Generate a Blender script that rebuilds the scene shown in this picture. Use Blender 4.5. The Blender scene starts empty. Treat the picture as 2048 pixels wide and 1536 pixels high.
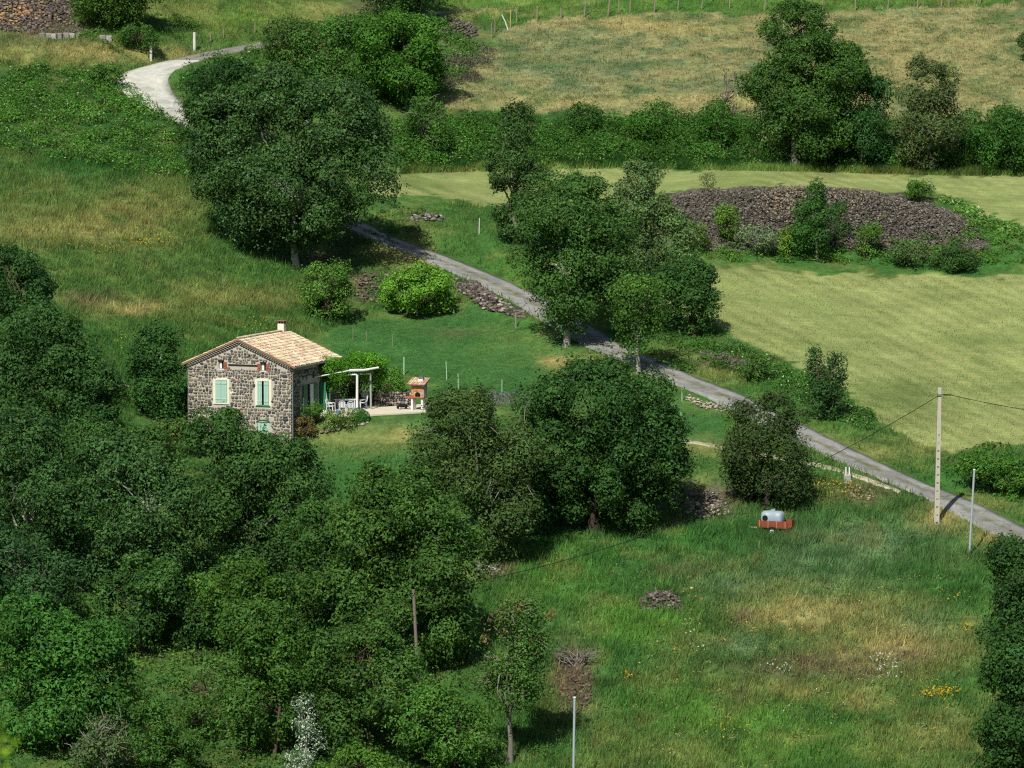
import bpy, math, random
import numpy as np
from mathutils import Vector, Matrix

# ------------------------------------------------------------------ camera, sky, sun, exposure
SC = bpy.context.scene
COL = SC.collection
H = 29.8                       # camera height above the house terrace datum
FPX = 8700.0                   # focal length in photograph pixels (2048 wide)
PITCH = math.radians(5.0)
cam_d = bpy.data.cameras.new('camera'); cam = bpy.data.objects.new('camera', cam_d); COL.objects.link(cam)
cam.location = (0, 0, H); cam.rotation_euler = (math.radians(90) - PITCH, 0, 0)
cam_d.sensor_width = 36; cam_d.lens = 36 * FPX / 2048
cam_d.clip_start = 0.5; cam_d.clip_end = 3000
cam_d.dof.use_dof = True; cam_d.dof.focus_distance = 315; cam_d.dof.aperture_fstop = 5.6
SC.camera = cam

SUN_EL = math.radians(46); SUN_AZ = math.radians(-18)      # azimuth: where the light comes from, measured from behind the camera to the right
sx, sy, sz = math.sin(SUN_AZ) * math.cos(SUN_EL), -math.cos(SUN_AZ) * math.cos(SUN_EL), math.sin(SUN_EL)
world = bpy.data.worlds.new('World'); SC.world = world; world.use_nodes = True
wn = world.node_tree.nodes; wl = world.node_tree.links
sky = wn.new('ShaderNodeTexSky'); sky.sky_type = 'NISHITA'; sky.sun_disc = False
sky.sun_elevation = SUN_EL; sky.sun_rotation = math.atan2(sx, sy)
wl.new(sky.outputs[0], wn['Background'].inputs[0]); wn['Background'].inputs[1].default_value = 0.052
sun_d = bpy.data.lights.new('sun', 'SUN'); sun = bpy.data.objects.new('sun', sun_d); COL.objects.link(sun)
sun_d.energy = 3.9; sun_d.angle = math.radians(0.5); sun_d.color = (1.0, 0.97, 0.91)
sun.location = (sx * 400, sy * 400, sz * 400)
sun.rotation_euler = Vector((sx, sy, sz)).to_track_quat('Z', 'Y').to_euler()
SC.view_settings.view_transform = 'Standard'; SC.view_settings.look = 'None'
SC.view_settings.exposure = 0.70; SC.view_settings.gamma = 1.0; SC.view_settings.use_curve_mapping = False
SC.render.engine = 'CYCLES'
SC.cycles.use_denoising = False
SC.cycles.max_bounces = 5; SC.cycles.diffuse_bounces = 2; SC.cycles.glossy_bounces = 2
SC.cycles.transmission_bounces = 3; SC.cycles.transparent_max_bounces = 4
SC.cycles.pixel_filter_type = 'BLACKMAN_HARRIS'; SC.cycles.filter_width = 1.2

# ------------------------------------------------------------------ small helpers
def rad(a): return math.radians(a)
def lin(c): c = c / 255.0; return c / 12.92 if c <= 0.04045 else ((c + 0.055) / 1.055) ** 2.4
def C(r, g, b, k=0.8): k *= 0.825; return np.array([lin(r) * k, lin(g) * k, lin(b) * k])
def ray(u, v):
    a, b = (u - 1024) / FPX, (768 - v) / FPX
    cp, sp = math.cos(PITCH), math.sin(PITCH)
    return (a, cp + b * sp, -sp + b * cp)
def at(u, v, Y):                                   # point on a photograph ray at distance Y
    d = ray(u, v); t = Y / d[1]
    return (d[0] * t, Y, H + d[2] * t)
def project(x, y, z):                              # arrays -> photograph pixels
    cp, sp = math.cos(PITCH), math.sin(PITCH)
    dz = z - H
    depth = y * cp - dz * sp; up = y * sp + dz * cp
    depth = np.maximum(depth, 1.0)
    return 1024 + FPX * x / depth, 768 - FPX * up / depth
def pxm(Y): return FPX / Y                         # photograph pixels per metre at distance Y

def hash2(ix, iy, seed):
    h = (ix.astype(np.int64) * 374761393 + iy.astype(np.int64) * 668265263 + seed * 974634777) & 0xffffffff
    h = ((h ^ (h >> 13)) * 1274126177) & 0xffffffff
    h = h ^ (h >> 16)
    return (h & 0xffffff) / float(0xffffff)
def vnoise(x, y, seed=0):
    x = np.asarray(x, float); y = np.asarray(y, float)
    ix = np.floor(x); iy = np.floor(y); fx = x - ix; fy = y - iy
    fx = fx * fx * (3 - 2 * fx); fy = fy * fy * (3 - 2 * fy)
    a = hash2(ix, iy, seed); b = hash2(ix + 1, iy, seed); c = hash2(ix, iy + 1, seed); d = hash2(ix + 1, iy + 1, seed)
    return (a * (1 - fx) + b * fx) * (1 - fy) + (c * (1 - fx) + d * fx) * fy
def fbm(x, y, seed=0, o=4):
    s = 0; a = 0.5; t = 0
    for i in range(o):
        s = s + a * vnoise(x * 2 ** i, y * 2 ** i, seed + i * 17); t += a; a *= 0.5
    return s / t

# ------------------------------------------------------------------ terrain
CTRL = {
 100: [(1700,236),(1536,247),(1300,263),(1100,277),(950,288),(850,296),(750,305),(650,315),(550,326),(450,337),(350,349),(250,361),(150,373),(80,381),(0,394),(-150,416)],
 480: [(1700,236),(1536,247),(1300,263),(1100,277),(1000,286),(930,295),(905,301),(640,326),(550,336),(450,346),(350,356),(240,367),(150,378),(60,392),(0,402),(-150,426)],
 850: [(1700,236),(1536,247),(1300,264),(1100,280),(960,292),(880,298.5),(835,302.5),(815,307.5),(780,313),(720,321),(640,332),(600,337),(540,343),(450,352),(400,359),(340,369),(220,380),(100,398),(20,411),(-150,436)],
 1250: [(1700,236),(1536,248),(1300,264),(1150,275),(1050,284),(950,292),(880,299),(800,308),(740,316),(680,323),(600,333),(540,342),(480,348),(400,360),(340,371),(230,381),(100,400),(20,413),(-150,437)],
 1650: [(1700,236),(1536,248),(1300,264),(1150,275),(1060,283),(980,289),(900,296),(850,302),(780,313),(700,324),(600,338),(540,347),(510,350.5),(390,360),(340,371),(230,381),(100,402),(20,416),(-150,440)],
 2048: [(1700,236),(1536,248),(1300,264),(1150,275),(1080,282),(1000,291),(900,302),(800,315),(700,327),(600,340),(550,347),(500,352),(430,360),(345,373),(235,384),(100,404),(0,420),(-150,442)],
}
_P = []
for uu, rows in CTRL.items():
    for vv, yy in rows: _P.append(at(uu, vv, yy))
for uu, src in ((-280, 100), (2400, 2048)):
    for vv, yy in CTRL[src][::2]: _P.append(at(uu, vv, yy))
_P = np.array(_P)
_S = 60.0
def _tps(r2): return np.where(r2 > 1e-12, 0.5 * r2 * np.log(np.maximum(r2, 1e-12)), 0.0)
def _fit():
    X = np.stack([_P[:, 0], _P[:, 1] - 320], 1) / _S; n = len(X)
    K = _tps(((X[:, None] - X[None]) ** 2).sum(2)) + np.eye(n) * 0.0006
    Q = np.hstack([np.ones((n, 1)), X]); A = np.block([[K, Q], [Q.T, np.zeros((3, 3))]])
    w = np.linalg.solve(A, np.concatenate([_P[:, 2], np.zeros(3)]))
    return X, w
_X, _W = _fit()
def tps(x, y):
    sh = np.shape(x); p = np.stack([np.ravel(x), np.ravel(y) - 320], 1) / _S
    out = np.empty(len(p))
    for i in range(0, len(p), 20000):
        q = p[i:i + 20000]
        out[i:i + 20000] = _tps(((q[:, None] - _X[None]) ** 2).sum(2)) @ _W[:-3] + _W[-3] + q @ _W[-2:]
    return out.reshape(sh)

GX = np.arange(-75, 75.01, 0.5); GY = np.arange(236, 452.01, 0.5)
gx, gy = np.meshgrid(GX, GY, indexing='xy')
GZ = tps(np.clip(gx, -70, 70), np.clip(gy, 238, 446))
GZ += 0.35 * (fbm(gx / 6, gy / 6, 5, 3) - 0.5) + 0.12 * (fbm(gx / 1.6, gy / 1.6, 9, 2) - 0.5)

def bil(x, y):
    x = np.clip(np.asarray(x, float), GX[0], GX[-1] - 1e-6); y = np.clip(np.asarray(y, float), GY[0], GY[-1] - 1e-6)
    fx = (x - GX[0]) / 0.5; fy = (y - GY[0]) / 0.5
    ix = fx.astype(int); iy = fy.astype(int); fx = fx - ix; fy = fy - iy
    return ((GZ[iy, ix] * (1 - fx) + GZ[iy, ix + 1] * fx) * (1 - fy) + (GZ[iy + 1, ix] * (1 - fx) + GZ[iy + 1, ix + 1] * fx) * fy)
def gz(x, y): return float(bil(np.array([x]), np.array([y]))[0])
def hit(u, v):                                     # where a photograph ray meets the hillside
    d = ray(u, v); Y = np.arange(238, 451, 0.1); t = Y / d[1]
    z = bil(d[0] * t, Y); k = np.nonzero(z >= H + d[2] * t)[0]
    j = k[0] if len(k) else len(Y) - 1
    return (d[0] * t[j], Y[j], float(z[j]))

# house terrace: a level shelf cut into the slope, the house standing on its lower edge
ALPHA = rad(21)
HB = at(582, 905, 300.0)                            # front right corner of the house at its foot
EX = np.array([math.cos(ALPHA), -math.sin(ALPHA)]); EY = np.array([math.sin(ALPHA), math.cos(ALPHA)])
def hl(x, y):                                       # house-local plan coordinates -> world
    return HB[0] + EX[0] * x + EY[0] * y, HB[1] + EX[1] * x + EY[1] * y
PATIO_Z = HB[2] + 2.42
lx = (gx - HB[0]) * EX[0] + (gy - HB[1]) * EX[1]; ly = (gx - HB[0]) * EY[0] + (gy - HB[1]) * EY[1]
def sstep(a, b, x): t = np.clip((x - a) / (b - a), 0, 1); return t * t * (3 - 2 * t)
w_pat = sstep(HB[0] + 0.2, HB[0] + 1.4, gx) * (1 - sstep(-3.8, -1.5, gx)) * sstep(299.6, 302.6, gy) * (1 - sstep(309.8, 311.2, gy)) * sstep(0.0, 1.0, lx)
w_hs = sstep(-9.5, -8, lx) * (1 - sstep(-0.1, 0.6, lx)) * sstep(-3.5, -1.0, ly) * (1 - sstep(8.5, 10, ly))
GZ = GZ * (1 - w_hs) + (HB[2] + 0.02) * w_hs
GZ = GZ * (1 - w_pat) + (PATIO_Z - 0.10) * w_pat

# road centrelines from the photograph, draped and levelled across
ROAD_PX = [(2120,1112),(2060,1085),(2000,1055),(1900,1003),(1800,960),(1700,914),(1600,866),(1520,826),(1440,789),(1350,753),(1280,722),(1200,686),(1120,640),(1060,603),(1000,574),(940,547),(860,512),(790,487),(735,466),(680,436),(600,385),(500,312),(430,270),(365,233),(322,204),(285,176),(283,150),(330,131),(400,112),(470,98),(520,90),(580,76),(680,52),(800,34),(900,22),(960,18),(1040,14)]
def catmull(pts, step=0.6):
    pts = [np.array(p, float) for p in pts]; pts = [2 * pts[0] - pts[1]] + pts + [2 * pts[-1] - pts[-2]]
    out = []
    for i in range(1, len(pts) - 2):
        p0, p1, p2, p3 = pts[i - 1:i + 3]; n = max(2, int(np.linalg.norm(p2 - p1) / step))
        for k in range(n):
            t = k / n
            out.append(0.5 * (2 * p1 + (p2 - p0) * t + (2 * p0 - 5 * p1 + 4 * p2 - p3) * t * t + (3 * p1 - p0 - 3 * p2 + p3) * t ** 3))
    out.append(pts[-2]); return np.array(out)
def smooth(a, n=9):
    k = np.ones(n) / n; p = n // 2
    return np.convolve(np.concatenate([[a[0]] * p, a, [a[-1]] * p]), k, 'valid')
RW = np.array([hit(u, v)[:2] for u, v in ROAD_PX])
RC = catmull(RW)
RC[:, 0] = smooth(RC[:, 0], 5); RC[:, 1] = smooth(RC[:, 1], 5)
RZ = smooth(smooth(bil(RC[:, 0], RC[:, 1]), 15), 9)
ru, rv = project(RC[:, 0], RC[:, 1], RZ)
RHALF = 1.55 + 0.9 * np.exp(-(((ru - 300) / 70) ** 2 + ((rv - 165) / 45) ** 2)) - 0.35 * sstep(560, 900, ru) * (rv < 200)
def flatten(path, z, half, soft):
    global GZ
    d = np.full(GZ.shape, 1e9); zz = np.zeros(GZ.shape); hh = np.zeros(GZ.shape)
    for (px, py), pz, ph in zip(path, z, half):
        i0 = np.searchsorted(GX, px - 6); i1 = np.searchsorted(GX, px + 6); j0 = np.searchsorted(GY, py - 6); j1 = np.searchsorted(GY, py + 6)
        if i1 <= i0 or j1 <= j0: continue
        dd = np.hypot(gx[j0:j1, i0:i1] - px, gy[j0:j1, i0:i1] - py); m = dd < d[j0:j1, i0:i1]
        d[j0:j1, i0:i1][m] = dd[m]; zz[j0:j1, i0:i1][m] = pz; hh[j0:j1, i0:i1][m] = ph
    w = 1 - sstep(0, 1, (d - hh - 0.45) / soft)
    GZ = np.where(d < 1e8, GZ * (1 - w) + (zz - 0.06) * w, GZ)
    return d - hh
ROAD_D = flatten(RC, RZ, RHALF, 2.0)

def fast_mesh(name, V, F, cols=None, uvs=None, smooth_=False, attr=None):
    V = np.asarray(V, np.float32); F = np.asarray(F, np.int32); n = F.shape[1]
    me = bpy.data.meshes.new(name)
    me.vertices.add(len(V)); me.vertices.foreach_set('co', V.ravel())
    me.loops.add(F.size); me.loops.foreach_set('vertex_index', F.ravel())
    me.polygons.add(len(F)); me.polygons.foreach_set('loop_start', np.arange(0, F.size, n, dtype=np.int32))
    me.polygons.foreach_set('loop_total', np.full(len(F), n, np.int32))
    if smooth_: me.polygons.foreach_set('use_smooth', np.ones(len(F), bool))
    if cols is not None:
        a = me.color_attributes.new('col', 'FLOAT_COLOR', 'POINT')
        c = np.ones((len(V), 4), np.float32); c[:, :3] = cols; a.data.foreach_set('color', c.ravel())
    for k, val in (attr or {}).items():
        a = me.attributes.new(k, 'FLOAT', 'POINT'); a.data.foreach_set('value', np.asarray(val, np.float32))
    me.update(calc_edges=True); me.validate()
    return me
def link(name, me, mat=None, parent=None, loc=None, rz=None):
    o = bpy.data.objects.new(name, me); COL.objects.link(o)
    if mat is not None and len(me.materials) == 0: me.materials.append(mat)
    if parent is not None: o.parent = parent
    if loc is not None: o.location = loc
    if rz is not None: o.rotation_euler = (0, 0, rz)
    return o
def empty(name, loc=(0, 0, 0), rz=0):
    o = bpy.data.objects.new(name, None); COL.objects.link(o); o.location = loc; o.rotation_euler = (0, 0, rz); o.empty_display_size = 0.3
    return o
def tag(o, label=None, cat=None, group=None, kind=None):
    if label: o['label'] = label
    if cat: o['category'] = cat
    if group: o['group'] = group
    if kind: o['kind'] = kind
    return o

# ------------------------------------------------------------------ materials
def nmat(name):
    m = bpy.data.materials.new(name); m.use_nodes = True; nt = m.node_tree
    return m, nt, nt.nodes, nt.links, nt.nodes['Principled BSDF']
def mnode(nt, op, a, b=None, c=None):
    n = nt.nodes.new('ShaderNodeMath'); n.operation = op
    for i, x in enumerate((a, b, c)):
        if x is None: continue
        if isinstance(x, (int, float)): n.inputs[i].default_value = x
        else: nt.links.new(x, n.inputs[i])
    return n.outputs[0]
def noise(nt, scale, detail=4, rough=0.6, vec=None):
    n = nt.nodes.new('ShaderNodeTexNoise'); n.inputs['Scale'].default_value = scale; n.inputs['Detail'].default_value = detail; n.inputs['Roughness'].default_value = rough
    if vec is not None: nt.links.new(vec, n.inputs['Vector'])
    return n.outputs['Fac']
def mulcol(nt, col, fac):                            # colour * scalar
    n = nt.nodes.new('ShaderNodeVectorMath'); n.operation = 'SCALE'
    nt.links.new(col, n.inputs[0]); nt.links.new(fac, n.inputs['Scale']); return n.outputs[0]
def mix(nt, fac, a, b, mode='MIX'):
    n = nt.nodes.new('ShaderNodeMix'); n.data_type = 'RGBA'; n.blend_type = mode
    for s, x in ((n.inputs[0], fac), (n.inputs[6], a), (n.inputs[7], b)):
        if isinstance(x, (int, float)): s.default_value = x
        elif isinstance(x, (tuple, list, np.ndarray)): s.default_value = (float(x[0]), float(x[1]), float(x[2]), 1)
        else: nt.links.new(x, s)
    return n.outputs[2]
def bump(nt, bsdf, h, strength=0.4, dist=0.05):
    b = nt.nodes.new('ShaderNodeBump'); b.inputs['Strength'].default_value = strength; b.inputs['Distance'].default_value = dist
    nt.links.new(h, b.inputs['Height']); nt.links.new(b.outputs[0], bsdf.inputs['Normal'])
def pos(nt): return nt.nodes.new('ShaderNodeNewGeometry').outputs['Position']
def objc(nt): return nt.nodes.new('ShaderNodeTexCoord').outputs['Object']
def attr(nt, name, out='Color'):
    a = nt.nodes.new('ShaderNodeAttribute'); a.attribute_name = name; return a.outputs[out]

def plain(name, col, rough=0.7, spec=0.3, var=0.25, scale=6.0, metal=0.0, bmp=0.0):
    m, nt, N, L, b = nmat(name)
    f = mnode(nt, 'MULTIPLY_ADD', noise(nt, scale, 5, 0.65, objc(nt)), 2 * var, 1 - var)
    rgb = N.new('ShaderNodeRGB'); rgb.outputs[0].default_value = (float(col[0]), float(col[1]), float(col[2]), 1)
    L.new(mulcol(nt, rgb.outputs[0], f), b.inputs['Base Color'])
    b.inputs['Roughness'].default_value = rough; b.inputs['Specular IOR Level'].default_value = spec; b.inputs['Metallic'].default_value = metal
    if bmp: bump(nt, b, noise(nt, scale * 3, 4, 0.6, objc(nt)), bmp, 0.02)
    return m
def vcol(name, rough=0.8, spec=0.2, var=0.3, scale=8.0, transl=0.0, bmp=0.0):      # colour comes from the mesh's own 'col' attribute
    m, nt, N, L, b = nmat(name)
    c = attr(nt, 'col')
    if var:
        f = mnode(nt, 'MULTIPLY_ADD', noise(nt, scale, 4, 0.6, pos(nt)), 2 * var, 1 - var)
        c = mulcol(nt, c, f)
    L.new(c, b.inputs['Base Color']); b.inputs['Roughness'].default_value = rough; b.inputs['Specular IOR Level'].default_value = spec
    if bmp: bump(nt, b, noise(nt, scale * 2, 4, 0.6, pos(nt)), bmp, 0.03)
    if transl:
        t = N.new('ShaderNodeBsdfTranslucent'); mx = N.new('ShaderNodeMixShader'); mx.inputs[0].default_value = transl
        L.new(c, t.inputs[0]); L.new(b.outputs[0], mx.inputs[1]); L.new(t.outputs[0], mx.inputs[2]); L.new(mx.outputs[0], N['Material Output'].inputs[0])
    return m

# ------------------------------------------------------------------ ground cover colours (world positions, laid out from the photograph)
def inpoly(u, v, poly):
    c = np.zeros(u.shape, bool); n = len(poly); j = n - 1
    for i in range(n):
        xi, yi = poly[i]; xj, yj = poly[j]
        if yi != yj: c ^= ((yi > v) != (yj > v)) & (u < (xj - xi) * (v - yi) / (yj - yi) + xi)
        j = i
    return c
HAY_LOW = [(1180,548),(1330,530),(1500,536),(1620,546),(1750,552),(2300,552),(2300,870),(2048,884),(1900,906),(1820,880),(1760,838),(1700,792),(1640,752),(1560,712),(1490,690),(1440,652),(1330,620),(1180,600)]
HAY_UP = [(740,352),(830,346),(980,341),(1200,337),(1500,339),(1700,346),(1850,352),(2300,350),(2300,470),(2048,446),(1970,425),(1890,386),(1700,388),(1500,376),(1340,386),(1250,402),(985,414),(930,404),(860,392),(740,388)]
PASTURE = [(830,222),(880,190),(930,150),(980,100),(1000,60),(1060,40),(1300,26),(1560,28),(1800,20),(2300,-10),(2300,240),(1700,236),(1400,234),(1100,228)]
LAWN = [(640,672),(700,652),(780,636),(900,622),(960,612),(1050,660),(1120,705),(1240,745),(1350,790),(1440,830),(1450,890),(1380,880),(1300,850),(1180,800),(1050,792),(900,778),(780,742),(690,722)]
LAWN2 = [(600,880),(690,858),(830,832),(900,850),(860,950),(800,1010),(690,1010),(640,960)]
TOPSTRIP = [(1000,54),(1060,36),(1300,22),(1560,22),(1800,12),(2300,-14),(2300,-400),(700,-400),(880,40)]
BRAMBLE_L = [(-400,130),(60,135),(190,150),(245,172),(300,210),(365,240),(420,300),(420,360),(300,350),(180,345),(90,310),(-400,290)]
HEDGE = [(800,235),(860,222),(1000,226),(1100,230),(1500,236),(2300,240),(2300,350),(1900,352),(1600,342),(1200,338),(800,348)]
MOUND = [(1300,430),(1340,388),(1420,377),(1530,375),(1640,379),(1760,385),(1850,400),(1910,425),(1950,455),(1985,500),(1900,510),(1650,500),(1400,500),(1310,480)]
PAL = dict(meadow=C(88,118,56), dryg=C(156,152,88), lush=C(66,116,50), hay=C(152,170,100), hayd=C(176,181,114), past=C(154,150,100), pasg=C(106,128,86), lawn=C(72,118,58), lawny=C(108,136,68), fresh=C(96,142,54), bram=C(54,86,38), soil=C(124,106,84), blue=C(102,130,88), straw=C(178,164,104))
BLOBS = [  # u, v, ru, rv, colour, weight
 (500,40,190,34,'dryg',.55),(380,25,110,22,'dryg',.45),(640,20,90,18,'dryg',.4),
 (150,460,230,45,'dryg',.6),(280,420,150,30,'dryg',.55),(60,400,120,40,'meadow',.5),(230,335,200,25,'lush',.55),(470,450,70,80,'lush',.75),(330,540,180,30,'lawny',.5),
 (260,620,60,14,'straw',.85),(170,600,60,14,'soil',.6),(450,600,140,28,'dryg',.45),(520,640,80,20,'lush',.5),(550,560,70,30,'lush',.55),(240,720,60,70,'lush',.6),(640,640,50,30,'lush',.4),
 (200,105,160,22,'straw',.7),(350,100,60,14,'straw',.6),(60,110,80,25,'dryg',.6),(300,60,90,30,'lush',.5),(480,40,120,30,'fresh',.6),(60,40,110,40,'soil',.8),(420,90,60,14,'lush',.4),
 (330,190,26,26,'soil',.45),
 (820,520,60,20,'straw',.55),(780,500,50,15,'dryg',.4),(900,440,90,35,'meadow',.6),(1000,500,70,40,'lush',.6),(1060,560,50,30,'fresh',.5),(640,520,40,16,'soil',.5),(700,570,50,35,'soil',.5),
 (1105,722,26,13,'straw',.95),(1120,740,30,15,'dryg',.5),(1210,720,60,12,'dryg',.5),(920,665,60,8,'soil',.25),
 (720,880,130,30,'dryg',.45),(790,870,60,18,'dryg',.5),(720,950,80,40,'lush',.55),
 (1600,1120,260,70,'blue',.55),(1750,1080,140,40,'blue',.55),(1400,1080,170,60,'lush',.7),(1250,1120,140,60,'lush',.8),(1180,1300,120,80,'lush',.7),(1120,1160,80,60,'fresh',.4),
 (1620,1230,150,34,'straw',.6),(1800,1290,150,50,'straw',.6),(1560,1330,110,30,'soil',.5),(1700,1340,90,25,'soil',.5),(1820,1310,70,20,'soil',.4),(1900,1180,110,50,'lush',.6),(1720,1400,60,25,'dryg',.6),
 (1400,1420,110,40,'fresh',.7),(1300,1240,120,40,'fresh',.5),(1500,1440,120,34,'fresh',.5),(1250,1250,70,30,'fresh',.55),(1350,1500,120,40,'dryg',.35),(1600,1500,220,45,'fresh',.45),(1850,1480,110,50,'dryg',.4),(1850,1250,60,30,'blue',.4),(1480,1290,50,18,'blue',.6),(1460,1180,60,25,'blue',.5),
 (1350,1140,50,14,'soil',.35),(1500,1240,40,14,'soil',.4),(1330,1440,60,50,'lush',.35),(1470,1400,40,25,'soil',.45),(1590,1380,60,20,'dryg',.6),
 (1145,1350,45,70,'soil',.75),(1420,1000,80,28,'soil',.8),(1740,985,90,24,'soil',.45),(1650,985,60,20,'dryg',.5),(1880,1035,45,22,'straw',.85),(1980,1075,40,18,'straw',.5),(1950,1010,60,14,'dryg',.4),
 (1780,900,120,26,'dryg',.5),(1680,830,70,30,'fresh',.35),(1900,960,120,30,'lush',.55),(1570,770,90,30,'lush',.6),(1460,720,60,14,'soil',.9),(1480,705,50,10,'bram',.5),(1420,750,60,20,'dryg',.4),(1620,880,40,20,'dryg',.5),(1400,690,50,20,'lush',.5),
 (1500,520,260,14,'lush',.9),(1850,525,200,16,'lush',.9),(1950,480,90,40,'lush',.7),(1440,535,120,5,'straw',.5),(1000,340,200,6,'straw',.6),(1600,345,300,5,'straw',.55),
 (1290,50,90,12,'straw',.9),(1450,55,150,12,'dryg',.4),(1150,130,140,50,'pasg',.4),(1850,110,150,60,'straw',.35),(1100,205,230,14,'straw',.5),(1500,200,200,14,'straw',.5),(1950,180,120,40,'dryg',.3),
 (760,15,60,22,'soil',.6),(910,62,50,28,'soil',.8),(1000,25,80,5,'straw',.6),(450,1380,60,60,'soil',.35),(420,1240,30,60,'soil',.4),(900,1320,60,16,'soil',.5),(990,1140,30,16,'soil',.6),
 (1400,890,40,14,'dryg',.5),(640,560,30,16,'lush',.4),
]
def groundcol(x, y, z):
    u, v = project(x, y, z)
    wu = u + 26 * (fbm(x / 1.3, y / 1.3, 31, 3) - 0.5) * 2; wv = v + 12 * (fbm(x / 1.3, y / 1.3, 37, 3) - 0.5) * 2
    n1 = fbm(x / 7, y / 7, 41, 4)[:, None]; n2 = fbm(x / 2.2, y / 2.2, 43, 4)[:, None]; n3 = fbm(x / 0.9, y / 0.9, 47, 2)[:, None]
    col = PAL['meadow'] * (1 - n1) + PAL['lush'] * n1
    col = col + (PAL['dryg'] - col) * np.clip((n2 - 0.52) * 1.2, 0, 0.2)
    def put(m, c): 
        nonlocal col
        m = np.asarray(m, float)
        if m.ndim == 1: m = m[:, None]
        col = col * (1 - m) + c * m
    put(inpoly(wu, wv, BRAMBLE_L), PAL['bram'] * (0.8 + 0.5 * n2))
    put(inpoly(wu, wv, HEDGE), PAL['bram'] * (0.8 + 0.6 * n2))
    put(inpoly(wu, wv, TOPSTRIP), (0.5 * PAL['fresh'] + 0.5 * PAL['meadow']) * (0.7 + 0.5 * n2) + (PAL['dryg'] - PAL['fresh']) * np.clip(n1 - 0.55, 0, 1))
    put(inpoly(wu, wv, PASTURE), PAL['past'] * (1 - 0.85 * np.clip((n2 - 0.45) * 4, 0, 1)) + PAL['pasg'] * 0.85 * np.clip((n2 - 0.45) * 4, 0, 1))
    hk = 0.55 * n2 + 0.45 * n1
    lawn_m = (inpoly(wu, wv, LAWN) | inpoly(wu, wv, LAWN2)).astype(float)[:, None]
    put(inpoly(wu, wv, LAWN), PAL['lawn'] * (0.85 + 0.3 * n2) + (PAL['lawny'] - PAL['lawn']) * np.clip((n1 - 0.45) * 2, 0, 0.8))
    put(inpoly(wu, wv, LAWN2), PAL['lawn'] * (0.9 + 0.3 * n2))
    q = 0.6 + 0.8 * n2[:, 0]
    for (bu, bv, a, b, c, wgt) in BLOBS:
        g = np.exp(-(((wu - bu) / a) ** 2 + ((wv - bv) / b) ** 2)) * wgt * q
        put(np.clip(g * 1.25, 0, 0.95), PAL[c])
    mot = fbm(x / 0.8, y / 0.8, 53, 3)[:, None]; mo2 = fbm(x / 2.6, y / 2.6, 57, 3)[:, None]
    k_ = 1 - 0.75 * lawn_m
    col = col * (1 + k_ * (-0.38 + 0.76 * mot)) + (PAL['dryg'] - col) * k_ * np.clip((mo2 - 0.6) * 2.4, 0, 0.22) + (PAL['lush'] * 0.8 - col) * k_ * np.clip((0.44 - mo2) * 3.0, 0, 0.5)
    hay = inpoly(wu, wv, HAY_LOW) | inpoly(wu, wv, HAY_UP)
    s1 = fbm((x * 0.55 + y * 0.83) / 0.8, (x * 0.83 - y * 0.55) / 7, 51, 3)[:, None]
    cc_ = 0.82 * x + 0.57 * y + 0.006 * (x - 12) ** 2 + 0.9 * (fbm(x / 7, y / 7, 63, 2) - .5)
    stp = (0.5 + 0.5 * np.sin(cc_ * 2 * math.pi / 1.9))[:, None] * np.clip(fbm(x / 6, y / 6, 67, 3)[:, None] * 2.6 - 0.5, 0, 1.3) 
    s1 = 0.35 * s1 + 0.65 * np.clip(stp, 0, 1)
    put(hay, (PAL['hay'] * 0.84 * (1 - s1) + PAL['hayd'] * s1) * (0.8 + 0.4 * n2) + (PAL['lawny'] - PAL['hay']) * np.clip((n1 - 0.48) * 2.0, 0, 0.6))
    put(inpoly(wu, wv, MOUND), C(74, 70, 62))
    return np.clip(col * (0.86 + 0.28 * n3), 0.003, 1), hay.astype(float)

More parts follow.
